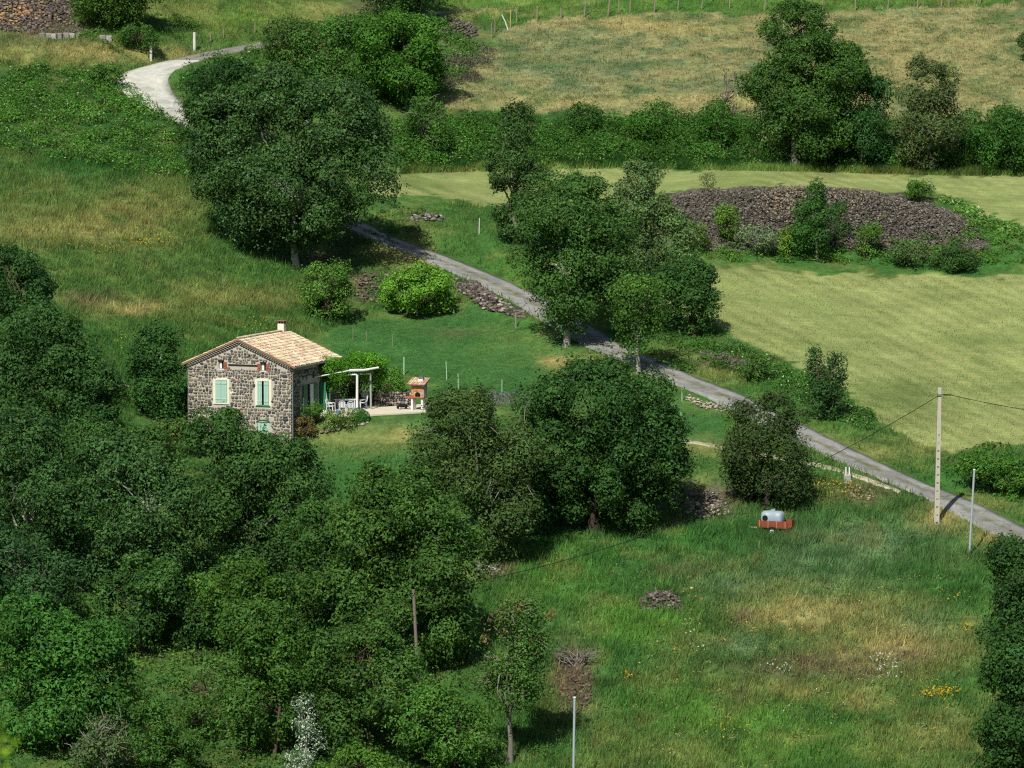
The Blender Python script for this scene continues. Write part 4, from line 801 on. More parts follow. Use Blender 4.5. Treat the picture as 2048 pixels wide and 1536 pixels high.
# ------------------------------------------------------------------ stone house
W, LH, EAVE, RIDGE = 7.8, 8.1, 5.95, 7.62
house = empty('stone_house', HB, -ALPHA)
tag(house, 'two storey dark stone house with pale tiled roof and mint shutters', 'house')
XM = -W / 2
def rake(x): return RIDGE - (RIDGE - EAVE) * abs(x - XM) / (W / 2)
OPEN = {  # openings in the facade: x0, x1, z0, z1
 'win_l': (-5.72, -4.84, 3.28, 4.86), 'win_r': (-2.52, -1.66, 3.22, 4.90), 'attic_l': (-5.48, -5.10, 5.66, 6.18), 'attic_r': (-2.26, -1.88, 5.62, 6.14), 'door': (-2.54, -1.64, 0.02, 2.05), 'cell': (-5.70, -4.90, 0.95, 1.95)}
def facade(mb):
    xs = sorted({-W, 0.0, XM} | {o[i] for o in OPEN.values() for i in (0, 1)}); zs = sorted({-0.6, EAVE, RIDGE} | {o[i] for o in OPEN.values() for i in (2, 3)})
    for i in range(len(xs) - 1):
        for j in range(len(zs) - 1):
            a, b, c, d = xs[i], xs[i + 1], zs[j], zs[j + 1]; mx, mz = (a + b) / 2, (c + d) / 2
            if any(o[0] < mx < o[1] and o[2] < mz < o[3] for o in OPEN.values()): continue
            ra, rb = rake(a), rake(b)
            poly = [(a, c), (b, c), (b, d), (a, d)]
            m_ = (rb - ra) / (b - a)
            out = []
            for k in range(4):                        # clip against the rake
                p, q = poly[k], poly[(k + 1) % 4]; fp = p[1] - (ra + m_ * (p[0] - a)); fq = q[1] - (ra + m_ * (q[0] - a))
                if fp <= 1e-9: out.append(p)
                if (fp < -1e-9 and fq > 1e-9) or (fp > 1e-9 and fq < -1e-9):
                    t = fp / (fp - fq); out.append((p[0] + (q[0] - p[0]) * t, p[1] + (q[1] - p[1]) * t))
            if len(out) >= 3: mb.add([(p[0], 0, p[1]) for p in out], [tuple(range(len(out)))])
    for (a, b, c, d) in OPEN.values():               # reveals
        mb.add([(a, 0, c), (a, .22, c), (a, .22, d), (a, 0, d)], [(0, 1, 2, 3)]); mb.add([(b, 0, c), (b, 0, d), (b, .22, d), (b, .22, c)], [(0, 1, 2, 3)])
        mb.add([(a, 0, d), (b, 0, d), (b, .22, d), (a, .22, d)], [(3, 2, 1, 0)]); mb.add([(a, 0, c), (b, 0, c), (b, .22, c), (a, .22, c)], [(0, 1, 2, 3)])
mb = MB(); facade(mb)
mb.add([(0, 0, -.6), (0, LH, -.6), (0, LH, EAVE), (0, 0, EAVE)], [(0, 1, 2, 3)]); mb.add([(-W, 0, -.6), (-W, LH, -.6), (-W, LH, EAVE), (-W, 0, EAVE)], [(3, 2, 1, 0)])
mb.add([(-W, LH, -.6), (0, LH, -.6), (0, LH, EAVE), (XM, LH, RIDGE), (-W, LH, EAVE)], [(4, 3, 2, 1, 0)])
wall = mb.build('wall', M_mortar, house)

STONE_COLS = [C(128, 122, 112), C(138, 130, 116), C(106, 102, 97), C(150, 138, 116), C(154, 138, 110), C(80, 79, 79), C(144, 137, 127), C(120, 111, 98), C(166, 148, 114), C(152, 112, 90)]
STONE_W = np.array([.17, .14, .14, .12, .09, .12, .1, .07, .03, .02])
def stone_shape(rng, sy=1.0):                        # unit stone: irregular rounded block, front at -y
    n = 8; th = np.arange(n) * 2 * math.pi / n + math.pi / 8
    e = 0.55 + 0.10 * rng.random(n)
    ox = np.clip(np.cos(th) * e * 1.05, -.5, .5); oz = np.clip(np.sin(th) * e * 1.05, -.5, .5)
    V = [(ox[i], .0, oz[i]) for i in range(n)] + [(ox[i] * .99, -.55, oz[i] * .99) for i in range(n)] + [(ox[i] * .72, -1 + .2 * rng.random(), oz[i] * .72) for i in range(n)]
    F = []
    for r in (0, 1):
        for i in range(n): j = (i + 1) % n; F.append((r * n + i, r * n + j, r * n + n + j, r * n + n + i))
    F.append(tuple(range(2 * n, 3 * n)))
    return V, F
SHAPES = [stone_shape(srng) for _ in range(6)]
def mg(o): return .02 if o[3] - o[2] < .3 else (.07 if o[3] - o[2] < .7 else .13)
def layout(x0, x1, top, openings, rng, quoin_at=(), small=1.0):
    out = []; z = -0.05
    while z < max(top(x0), top(x1), top((x0 + x1) / 2)):
        h = (0.145 + 0.12 * rng.random()) * small; x = x0 + 0.02
        while x < x1 - .08:
            q = any(abs(x - qa) < .1 for qa in quoin_at) or any(abs(x - (qa - .5)) < .25 for qa in quoin_at if qa > x0 + .1)
            w = (0.11 + 0.22 * rng.random()) * small * (1.5 if q else 1); w = min(w, x1 - x - .01)
            g = .03 + .035 * rng.random(); zj = z + rng.normal() * .028; hh = h * (.72 + .3 * rng.random())
            cx, cz = x + w / 2, zj + hh / 2
            if zj + hh < min(top(x), top(x + w)) - .26 and not any(o[0] - mg(o) < x + w and x < o[1] + mg(o) and o[2] - mg(o) < zj + hh and zj < o[3] + mg(o) for o in openings): out.append((cx, cz, w, hh))
            x += w + g
        z += h + .03
    return out
stones = layout(-W, 0, rake, list(OPEN.values()) + [(-4.75, -2.5, 5.86, 6.06)], srng, (-W, 0.0), .9)
stones.sort(key=lambda q: -q[2] * q[3])
stone_mats = [plain('house_stone_%d' % i, c, .9, .15, .3, 9, 0, .4) for i, c in enumerate(STONE_COLS)]
stone_me = {}
for k, (cx, cz, w, hh) in enumerate(stones[:300]):
    sh = k % 6; ci = int(srng.choice(10, p=STONE_W))
    if (sh, ci) not in stone_me:
        me = bpy.data.meshes.new('stone'); me.from_pydata(SHAPES[sh][0], [], SHAPES[sh][1]); me.update(); me.materials.append(stone_mats[ci]); stone_me[(sh, ci)] = me
    o = link('stone', stone_me[(sh, ci)], None, wall, (cx, 0.015, cz)); o.scale = (w, .075 + .04 * srng.random(), hh); o.rotation_euler = (0, srng.normal() * .05, 0)
mb = MB()
for (cx, cz, w, hh) in stones[300:]:
    V, F = SHAPES[int(srng.integers(6))]; mb.add([(cx + p[0] * w, .012 + p[1] * .08, cz + p[2] * hh) for p in V], F, STONE_COLS[int(srng.choice(10, p=STONE_W))])
side_open = [(1.9, 4.3, 2.3, 4.7), (4.9, 5.7, 2.3, 4.7)]
for (cx, cz, w, hh) in layout(0, LH, lambda x: EAVE, side_open, srng, (0.0,), 1.0):
    V, F = SHAPES[int(srng.integers(6))]; mb.add([(-.012 - p[1] * .08, cx + p[0] * w, cz + p[2] * hh) for p in V], F, STONE_COLS[int(srng.choice(10, p=STONE_W))])
for (cx, cz, w, hh) in layout(0, LH, lambda x: EAVE, [], srng, (), 1.1):
    V, F = SHAPES[int(srng.integers(6))]; mb.add([(-W + .012 + p[1] * .08, LH - cx - p[0] * w, cz + p[2] * hh) for p in V], F, STONE_COLS[int(srng.choice(10, p=STONE_W))])
tag(mb.build('small_stones', M_stonev, wall), kind='stuff')

# windows and doors
def leafpair(parent, x0, x1, z0, z1, mat, gap=0.0, name='shutter'):
    xm = (x0 + x1) / 2; n = 3
    for s, (a, b) in ((-1, (x0, xm - gap / 2 - .006)), (1, (xm + gap / 2 + .006, x1))):
        m = MB(); w = (b - a) / n
        for k in range(n): m.box(a + k * w + .004, a + (k + 1) * w - .004, -.065, -.03, z0, z1 - (.0 if gap else .0), None, .006)
        for zz in (z0 + .22, z1 - .25): m.box(a + .01, b - .01, -.09, -.066, zz, zz + .09, None, .005)
        m.build(name, mat, parent)
def window(name, key, label=None, surround=True, gap=0.0):
    x0, x1, z0, z1 = OPEN[key]
    m = MB().box(x0, x1, .19, .21, z0, z1); o = m.build(name, M_glass if gap else M_dark, house)
    if surround:
        s = MB(); t = .17; j = srng.random(8) * .05
        s.box(x0 - t - j[0], x0 - .002, -.028, .02, z0 - .10, z1 + .10, None, .01); s.box(x1 + .002, x1 + t + j[1], -.028, .02, z0 - .10, z1 + .10, None, .01)
        s.box(x0 - .002, x1 + .002, -.03, .02, z1 + .002, z1 + t, None, .01)
        if key == 'win_l': s.box(x1 + t + .05, x1 + t + .38, -.03, .02, z0 + .62, z0 + .98, None, .01)
        s.build('surround', M_lime, o)
        MB().box(x0 - .12, x1 + .12, -.07, .15, z0 - .09, z0 - .003, None, .012).build('sill', M_lime if not gap else M_dgreen, o)
    return o
wl_ = window('window', 'win_l'); leafpair(wl_, OPEN['win_l'][0] + .0, OPEN['win_l'][1], OPEN['win_l'][2] + .01, OPEN['win_l'][3] - .01, M_mint)
wr_ = window('window', 'win_r', gap=.14); leafpair(wr_, OPEN['win_r'][0], OPEN['win_r'][1], OPEN['win_r'][2] + .01, OPEN['win_r'][3] - .01, M_mint, .13)
wc_ = window('window', 'cell', surround=False); leafpair(wc_, *OPEN['cell'], M_mint)
for key in ('attic_l', 'attic_r'):
    x0, x1, z0, z1 = OPEN[key]; o = window('attic_window', key, surround=False)
    for k in range(3):
        for s in (-1, 1):
            if key == 'attic_l' and s < 0: continue
            xa = x0 - .26 if s < 0 else x1 + .01
            MB().box(xa + .01 * (k % 2), xa + .25, -.045, .02, z0 + k * .17, z0 + k * .17 + .15, None, .01).build('brick', plain_brick if 'plain_brick' in globals() else globals().setdefault('plain_brick', plain('red_brick', C(168, 98, 74), .9, .1, .3, 9, 0, .3)), o)
    MB().box(x0 + .02, x0 + .2, .12, .16, z0 + .02, z1 - .02, None, .005).build('pane', M_white, o)
    MB().box(x0 - .02, x1 + .05, -.04, .12, z0 - .07, z0 - .003, None, .01).build('sill', M_white, o)
    MB().box(x0 - .05, x1 + .05, -.04, .02, z1 + .003, z1 + .1, None, .01).build('lintel', M_timber, o)
x0, x1, z0, z1 = OPEN['door']; m = MB()
for k in range(4): m.box(x0 + k * .225 + .004, x0 + (k + 1) * .225 - .004, .06, .1, z0, z1, None, .006)
door = m.build('door', M_mint, house)
m = MB(); xm = (x0 + x1) / 2; m.box(xm - .03, xm + .03, .035, .059, 1.38, 1.78); m.box(xm - .13, xm + .13, .036, .058, 1.6, 1.66); m.box(xm - .08, xm + .08, .037, .057, 1.42, 1.48); m.build('ornament', M_dgreen, door)
m = MB(); pts = [(xm + math.cos(a) * .52, -.01, z1 - .02 + math.sin(a) * .16) for a in np.linspace(math.pi, 0, 9)]; m.tube(pts, .05, 6); m.build('arch', M_dgreen, door)
MB().box(-4.74, -2.52, -.03, .03, 5.88, 6.02, None, .015).build('lintel_beam', M_timber, house)
for k in range(6):
    xx = -4.62 + k * .36 + srng.normal() * .03; MB().box(xx, xx + .15, -.028, .0, 6.52 + srng.normal() * .03, 6.66, None, .01).build('vent_hole', M_dark, house)
# side wall door with curtains of shutters
def side_box(mb, y0, y1, d0, d1, z0, z1, bev=.006): mb.box(d0, d1, y0, y1, z0, z1, None, bev)
PZ = PATIO_Z - HB[2]
m = MB(); side_box(m, 2.65, 3.75, .002, .02, PZ, PZ + 2.1); sd = m.build('garden_door', M_dark, house)
for a, b in ((1.95, 2.62), (3.78, 4.35)):
    m = MB(); side_box(m, a, b, .085, .13, PZ + .05, PZ + 2.1); m.build('shutter', M_dgreen, sd)
m = MB(); side_box(m, 3.2, 3.74, .03, .09, PZ + .02, PZ + 2.08); m.build('door_leaf', M_white, sd)
m = MB(); side_box(m, 4.95, 5.6, .002, .02, PZ, PZ + 2.1); sd2 = m.build('garden_door', M_dark, house)
m = MB(); m.box(.09, .55, 5.6, 5.64, PZ + .05, PZ + 2.1, None, .006); m.build('shutter', M_dgreen, sd2)
m = MB(); m.box(.09, .5, 4.9, 4.94, PZ + .05, PZ + 2.1, None, .006); m.build('shutter', M_dgreen, sd2)

# roof
TILE_COLS = [C(224, 205, 170), C(230, 214, 180), C(214, 188, 152), C(202, 166, 134), C(220, 196, 162), C(190, 150, 120), C(234, 222, 194), C(176, 157, 130)]
TILE_W = np.array([.24, .2, .15, .1, .12, .05, .1, .04])
OX, OY = .34, .22; RT = RIDGE + .17; SL = (RIDGE - EAVE) / (W / 2)
def rz_(x): return RT - SL * abs(x - XM)
m = MB(); xa, xb = -W - OX, OX
V = [(xa, -OY, rz_(xa) - .12), (XM, -OY, RT - .12), (xb, -OY, rz_(xb) - .12), (xa, -OY, rz_(xa)), (XM, -OY, RT), (xb, -OY, rz_(xb))]; V = V + [(x, LH + OY, z) for x, y, z in V]
m.add(V, [(0, 1, 4, 3), (1, 2, 5, 4), (9, 10, 7, 6), (10, 11, 8, 7), (3, 4, 10, 9), (4, 5, 11, 10), (6, 7, 1, 0), (7, 8, 2, 1), (0, 3, 9, 6), (2, 8, 11, 5)])
roof = m.build('roof', plain('roof_bed', C(150, 118, 92), .95, .1, .3, 5), house)
def tile(mb, p, d, across, length, r, lift, col, n=5):
    p = np.array(p); d = np.array(d); across = np.array(across); up = np.cross(across, d); up = up * (1 if up[2] > 0 else -1); V = []
    for q, rr, lf in ((p, r, lift), (p + d * length, r * .8, 0.0)):
        for k in range(n): a = math.pi * k / (n - 1); V.append(q + across * math.cos(a) * rr + up * (math.sin(a) * rr * .75 + lf + .005))
    F = [(k, k + 1, n + k + 1, n + k) for k in range(n - 1)] + [tuple(range(n))]
    mb.add(V, F, col)
m = MB(); slope_len = math.hypot(W / 2 + OX, SL * (W / 2 + OX)); nrow = 13; dl = slope_len / nrow; ncol = int((LH + 2 * OY) / .205)
for s in (-1, 1):
    ex = XM + s * (W / 2 + OX); d = unit(np.array([-s * 1.0, 0, SL]))
    for r in range(nrow):
        for c in range(ncol):
            y = -OY + .1 + c * (LH + 2 * OY - .2) / (ncol - 1)
            p = np.array([ex, y, rz_(ex)]) + d * (r * dl - .03 + srng.normal() * .012) + [0, srng.normal() * .008, 0]
            tile(m, p, d, (0, 1, 0), dl * 1.12, .092, .028, TILE_COLS[int(srng.choice(8, p=TILE_W))] * (.86 + .24 * srng.random()))
tag(m.build('roof_tiles', M_tilev, roof), kind='stuff')
m = MB(); ny = int((LH + 2 * OY) / .36)
for k in range(ny): tile(m, (XM, -OY + k * .36, RT + .05), (0, 1, 0), (1, 0, 0), .4, .13, .02, TILE_COLS[int(srng.choice(8, p=TILE_W))] * (.85 + .3 * srng.random()))
tag(m.build('ridge_tiles', M_tilev, roof), kind='stuff')
m = MB(); mb2 = MB()                                  # moulded tile cornice under the gable
for s in (-1, 1):
    n = 22
    for row, (drop, out, rr) in enumerate(((.10, .15, .075), (.23, .09, .07))):
        for k in range(n):
            t = (k + .5 + .5 * row) / n
            if t > 1: continue
            x = XM + s * t * (W / 2 + .02); z = rake(x) + .03 - drop
            V = []; q = 5
            for yy in (0.0, -out):
                for i in range(q): a = math.pi * i / (q - 1); V.append((x + math.cos(a) * rr, yy, z + math.sin(a) * rr - .04))
            m.add(V, [(i, i + 1, q + i + 1, q + i) for i in range(q - 1)], C(190, 170, 150) * (.7 + .5 * srng.random()))
            V = [(x + math.cos(math.pi * i / 4) * rr * .8, -out + .012, z - .04 + math.sin(math.pi * i / 4) * rr * .8) for i in range(5)]
            mb2.add(V, [(0, 1, 2, 3, 4)], C(24, 22, 22))
        a0 = XM; a1 = XM + s * W / 2
        for (za, zb, yo) in ((.03 - drop + .035, .03 - drop + .06, out + .006),): m.add([(a0, 0, rake(a0) + za), (a1, 0, rake(a1) + za), (a1, -yo, rake(a1) + za), (a0, -yo, rake(a0) + za), (a0, 0, rake(a0) + zb), (a1, 0, rake(a1) + zb), (a1, -yo, rake(a1) + zb), (a0, -yo, rake(a0) + zb)], [(0, 1, 2, 3), (4, 5, 6, 7), (3, 2, 6, 7)], C(226, 222, 212))
tag(m.build('gable_cornice', M_tilev, roof), kind='stuff'); tag(mb2.build('cornice_hollows', M_tilev, roof), kind='stuff')
def gutter(x, s):
    z = rz_(x) - .05; m = MB(); pts = [(x + s * .07, -OY, z), (x + s * .07, LH + OY, z - .03)]; m.tube(pts, .062, 8); g = m.build('gutter', M_zinc, roof)
    m = MB(); m.tube([(x + s * .05, .12, z - .05), (x - s * .2, .12, z - .3), (s * .09 if s > 0 else -W - .09, .12, z - .55), (s * .09 if s > 0 else -W - .09, .12, .1)], .045, 8); m.build('downpipe', M_zinc, house)
gutter(OX, 1); gutter(-W - OX, -1)
m = MB(); cx, cy = XM - .05, LH - .7; m.box(cx - .25, cx + .25, cy - .22, cy + .22, RIDGE - .4, RT + .56, None, .02); ch = m.build('chimney', M_lime, roof)
m = MB(); 
for i in (-1, 0, 1): m.box(cx + i * .2 - .03, cx + i * .2 + .03, cy - .2, cy + .2, RT + .561, RT + .72, None)
m.build('chimney_vent', plain('chimney_clay', C(120, 92, 74), .9, .1, .3, 6), ch)
MB().box(cx - .3, cx + .3, cy - .27, cy + .27, RT + .721, RT + .78, None, .015).build('chimney_cap', plain_c if 'plain_c' in globals() else plain('cap_slab', C(140, 116, 96), .9, .1, .25, 6), ch)

# ------------------------------------------------------------------ terrace
def pp(u, v, z=None):                                # photograph pixel -> point on the terrace level
    z = PATIO_Z if z is None else z; d = ray(u, v); t = (z - H) / d[2]; return (d[0] * t, d[1] * t, z)
edge = [(612, 826), (640, 829), (700, 829), (742, 829), (800, 826), (870, 822), (905, 818), (905, 806), (830, 806), (740, 806), (650, 808)]
top = [pp(*e) for e in edge]; n = len(top)
m = MB(); V = [(x, y, z) for x, y, z in top] + [(x, y, z - .45) for x, y, z in top]
m.add(V, [tuple(range(n))] + [((i + 1) % n, i, n + i, n + (i + 1) % n) for i in range(n)])
tag(m.build('terrace', M_slab), 'pale paved terrace beside the stone house', kind='structure')

# pergola with its vine
def pergola():
    p1 = np.array(pp(714, 822)); p2 = np.array(pp(742, 818)); root = empty('pergola', tuple(p1)); tag(root, 'white pergola with two posts and crooked top beams beside terrace', 'pergola')
    rel = lambda q: tuple(np.array(q) - p1)
    h = 2.55
    MB().tube([rel(p1), rel(p1 + [.02, 0, h])], [.095, .085], 10).build('post', M_white, root)
    MB().tube([rel(p2), rel(p2 + [-.03, 0, h - .1])], [.075, .065], 10).build('post', M_greyp, root)
    a = np.array(at(699, 741, p1[1])); b = np.array(at(757, 735, p1[1] + 1.0)); mid = (a + b) / 2 - [0, 0, .08]
    MB().tube([rel(a), rel(mid), rel(b)], [.1, .085, .07], 8).build('beam', M_white, root)
    c = np.array(hl(.05, 6.5)); w0 = np.array([c[0], c[1], PATIO_Z + 2.5])
    for q in (p1 + [0, 0, h + .02], p2 + [0, 0, h - .05]): MB().tube([rel(w0), rel(q)], [.05, .05], 6).build('beam', M_white, root)
    w1 = np.array([*hl(.05, 4.0), PATIO_Z + 2.5]); MB().tube([rel(w1), rel(a)], [.045, .045], 6).build('beam', M_white, root)
    return p1
PG = pergola()
T('grape_vine', 'bright green vine canopy growing over the pergola', 'vine', [(636,700,718,768,.3),(680,768,714,752,2.2),(660,730,716,755,1.5),(638,672,745,786,.4),(735,770,730,775,3.0),(690,740,738,768,2.6)], (648,815), C(86,138,42), 0.17, 110, 'brown', 0.03, 'up', (.16,.27), seed=80, depth=.9, hue=.08, baseY=304.9, limbs=4, hollow=.2)
T('shade_filler_hedge', 'dark hedge added in place of the shade at the back of the pergola', 'hedge', [(655,720,740,812),(700,765,745,812)], (710,808), C(52,74,40), 0.17, 60, 'brown', 0.05, 'up', seed=85, multi=3, baseY=309.6)  # added dark foliage, stands in for the shaded back under the vine
T('vine_shrub', 'leafy shrub climbing the slope behind pergola and barbecue', 'shrub', [(742,812,735,800)], (780,806), C(84,126,50), 0.18, 60, 'brown', 0.05, seed=81, multi=2, baseY=pp(780,806)[1]+.9)
def box_ball():
    b = np.array(hit(722, 848)); root = empty('box_shrub', tuple(b)); tag(root, 'clipped dark green box ball at the corner of flower bed', 'shrub')
    rng = np.random.default_rng(5); P = []; Nn = []
    for (u, v, r) in ((717, 829, 15), (727, 834, 14), (722, 838, 14)):
        c = np.array(at(u, v, b[1] + .3)); d = unit(rng.normal(size=(1500, 3))); rr = r / pxm(b[1]); P.append(c + d * rr * (1 - .12 * rng.random((1500, 1)))); Nn.append(unit(d + rng.normal(size=d.shape) * .35))
    P = np.concatenate(P); Nn = np.concatenate(Nn); k = P[:, 2] > bil(P[:, 0], P[:, 1]); P, Nn = P[k], Nn[k]
    V, F = leaf_quads(P - b, Nn, .075, .7, rng); link('foliage', fast_mesh('foliage', V, F, np.repeat(tint(P, C(58,104,44), rng, .3, .1), 3, axis=0)), M_leaf, root)
    V, F = tubes([(wiggle((0, 0, -.1), (0, .3, .35), 4, .05, rng), [.05, .045, .04, .03])]); link('stem', fast_mesh('stem', V, F, np.tile(BARKC['brown'], (len(V), 1))), M_bark, root)
box_ball()
T('red_shrub', 'reddish leaved shrub against the side wall of the house', 'shrub', [(592,632,834,874)], (612,882), C(104,104,60), 0.13, 100, 'brown', 0.03, seed=82, multi=2, tipc=C(146,90,68), tipf=.25, baseY=300.6)
T('bay_shrub', 'green shrub under the side door of the house', 'shrub', [(598,646,802,842)], (620,860), C(78,118,48), 0.13, 100, 'brown', 0.03, seed=83, multi=2, baseY=301.5)
T('flower_clump', 'pale green iris clump in the bed below the parasol', 'flowers', [(640,676,820,862)], (658,864), C(104,134,70), 0.12, 80, 'brown', 0.02, 'up', seed=84, multi=2, baseY=301.0, tipc=C(196,170,150), tipf=.03)
T('flower_clump', 'leafy flower clump in the bed beside the box ball', 'flowers', [(672,712,822,858)], (692,862), C(92,122,58), 0.12, 80, 'brown', 0.02, 'up', seed=86, multi=2, baseY=301.0, tipc=C(206,190,150), tipf=.04)

# furniture
def chair(loc, rz, label):
    root = empty('plastic_chair', loc, rz); tag(root, label, 'chair', 'white plastic garden chairs on the terrace')
    MB().box(-.24, .24, -.22, .24, .40, .44, None, .012).build('seat', M_plastic, root)
    m = MB(); m.tube([(-.23, .24, .44), (-.22, .31, .82), (-.1, .33, .9), (.1, .33, .9), (.22, .31, .82), (.23, .24, .44)], .022, 6)
    for k in range(4): x = -.15 + k * .1; m.box(x - .035, x + .035, .27, .29, .46, .86, None, .004)
    m.build('backrest', M_plastic, root)
    for x, y in ((-.22, -.2), (.22, -.2), (-.22, .22), (.22, .22)): MB().tube([(x * 1.12, y * 1.15, 0), (x, y, .41)], [.026, .034], 6).build('leg', M_plastic, root)
    for s in (-1, 1): MB().tube([(s * .24, -.2, .42), (s * .26, -.2, .62), (s * .27, .1, .64), (s * .24, .28, .64)], .024, 6).build('armrest', M_plastic, root)
chair(pp(662, 824), rad(70), 'white plastic chair between the closed parasol and white table')
chair(pp(674, 811), rad(20), 'white plastic chair behind the white table')
chair(pp(686, 827), rad(170), 'white plastic chair in front of the table above the blue pot')
chair(pp(699, 828), rad(195), 'white plastic chair in front of the table beside the box ball')
chair(pp(726, 817), rad(-80), 'white plastic chair between the two pergola posts')
def table():
    p = pp(692, 818); root = empty('garden_table', p, rad(-8)); tag(root, 'white rectangular garden table under the vine pergola', 'table')
    MB().box(-.8, .8, -.45, .45, .70, .74, None, .015).build('table_top', M_plastic, root)
    MB().box(-.72, .72, -.38, .38, .63, .699).build('apron', M_plastic, root)
    for x in (-.7, .7):
        for y in (-.36, .36): MB().tube([(x, y, 0), (x * .97, y * .97, .64)], [.03, .04], 8).build('leg', M_plastic, root)
table()
def parasol():
    p = pp(650, 823); root = empty('closed_parasol', p); tag(root, 'folded white parasol on a white base by the side wall', 'parasol')
    MB().disc((0, 0, .06), (0, 0, 1), .24, .12, 14).build('base', M_plastic, root)
    MB().tube([(0, 0, .12), (0, 0, 1.65)], .025, 8).build('pole', M_zinc, root)
    m = MB(); n = 12; zz = [.82, .95, 1.3, 1.55, 1.62]; rr = [.17, .15, .12, .06, .015]; V = []
    for z, r in zip(zz, rr):
        for k in range(n): a = k * 2 * math.pi / n; q = r * (1 + .22 * (k % 2)); V.append((math.cos(a) * q, math.sin(a) * q, z))
    F = [(i * n + k, i * n + (k + 1) % n, (i + 1) * n + (k + 1) % n, (i + 1) * n + k) for i in range(len(zz) - 1) for k in range(n)]
    m.add(V, F); m.build('canopy', M_white, root, True)
parasol()
def fan():
    p = pp(730, 814); root = empty('standing_fan', p); tag(root, 'grey round standing fan behind the right pergola chair', 'fan')
    MB().disc((0, 0, .03), (0, 0, 1), .2, .06, 14).build('base', M_zinc, root); MB().tube([(0, 0, .06), (0, 0, .8)], .02, 8).build('pole', M_zinc, root)
    MB().disc((0, -.02, .88), (0, 1, .15), .25, .08, 20).build('guard', plain('fan_grey', C(150, 162, 162), .5, .4, .15, 12), root)
fan()
def pot():
    p = pp(677, 829); root = empty('blue_pot', p); tag(root, 'blue plastic pot standing on the ground by the chairs', 'pot')
    MB().tube([(0, 0, 0), (0, 0, .05), (0, 0, .24), (0, 0, .27)], [.11, .13, .16, .175], 12).build('vessel', M_blue, root); MB().tube([(0, 0, .272), (0, 0, .29)], [.185, .18], 12).build('rim', M_blue, root)
pot()
def barbecue():
    p = pp(838, 820); root = empty('brick_barbecue', p, -rad(24)); tag(root, 'brick barbecue with small tiled roof and white legs on terrace', 'barbecue')
    for x in (-.42, .36): MB().box(x - .07, x + .07, -.3, .3, 0, .88, None, .01).build('leg', M_white, root)
    MB().box(-.95, .55, -.42, .34, .881, .95, None, .012).build('shelf', plain('brick_shelf', C(188, 104, 76), .9, .1, .3, 8), root)
    brick = [plain('bbq_brick_%d' % k, c, .9, .1, .25, 9, 0, .3) for k, c in enumerate((C(206, 140, 92), C(196, 120, 78), C(214, 158, 104)))]
    body = MB().box(-.46, .46, -.25, .32, .951, 1.82).build('body', plain('bbq_mortar', C(200, 176, 148), .95, .1, .2, 6), root)
    rng = np.random.default_rng(9); bm = {}
    for r in range(7):
        for c in range(5):
            x = -.46 + c * .2 + (.1 if r % 2 else 0); z = .958 + r * .123; w = .185
            if x + w > .47 or (abs(x + w / 2 - .02) < .24 and z < 1.28): continue
            q = int(rng.integers(3))
            if q not in bm:
                mm = MB().box(0, .185, -.018, .02, 0, .108, None, .006); t = mm.build('brick', brick[q], body, loc=(x, -.262, z)); bm[q] = t.data
            else: link('brick', bm[q], None, body, (x, -.262, z))
    m = MB(); pts = [(.02 - .2, 0), (.02 - .2, .2), (.02 - .12, .29), (.02, .32), (.02 + .12, .29), (.02 + .2, .2), (.02 + .2, 0)]
    m.add([(a, -.266, .97 + b) for a, b in pts], [tuple(range(7))]); m.build('hearth', M_dark, root)
    MB().box(.461, .50, -.24, .31, .96, 1.95, None, .01).build('side_panel', M_greyp, root)
    m = MB(); V = [(-.72, -.5, 1.80), (.66, -.5, 1.80), (.66, .5, 2.22), (-.72, .5, 2.22)]; m.add(V + [(x, y, z - .06) for x, y, z in V], [(0, 1, 2, 3), (7, 6, 5, 4), (0, 4, 5, 1), (1, 5, 6, 2), (2, 6, 7, 3), (3, 7, 4, 0)])
    rf = m.build('roof', plain('bbq_roof_bed', C(140, 100, 80), .95, .1, .3, 6), root)
    m = MB(); d = unit(np.array([0, 1.0, .42]))
    for c in range(8):
        for r in range(3): tile(m, np.array([-.64 + c * .175, -.53, 1.80]) + d * r * .36, d, (1, 0, 0), .4, .085, .025, TILE_COLS[int(rng.choice(8, p=TILE_W))] * np.array([.95, .8, .72]) * (.75 + .4 * rng.random()))
    tag(m.build('roof_tiles', M_tilev, rf), kind='stuff')
    ch = MB().box(-.02, .34, -.12, .2, 1.85, 2.22, None, .01).build('chimney', M_white, root); MB().box(-.05, .37, -.15, .23, 2.30, 2.35, None, .01).build('chimney_cap', M_zinc, ch)
    m = MB()
    for x in (-.01, .29): m.box(x, x + .04, -.1, .18, 2.221, 2.299)
    m.build('chimney_vent', M_greyp, ch)
barbecue()
def mower():
    p = pp(806, 818); root = empty('lawn_mower', p, rad(15)); tag(root, 'dark small lawn mower parked beside the barbecue', 'mower')
    MB().box(-.3, .3, -.22, .22, .12, .36, None, .06).build('deck', M_rubber, root); MB().box(-.14, .12, -.12, .12, .361, .55, None, .04).build('engine', M_zinc, root)
    for x in (-.3, .3):
        for y in (-.25, .25): w = MB().disc((x, y, .11), (0, 1, 0), .11, .06, 14).build('wheel', M_rubber, root); MB().disc((x, y * 1.14, .11), (0, 1, 0), .055, .02, 10).build('hub', M_white, w)
    MB().tube([(.28, -.18, .3), (.75, -.18, .8), (.75, .18, .8), (.28, .18, .3)], .018, 6).build('handle', M_rubber, root)
mower()
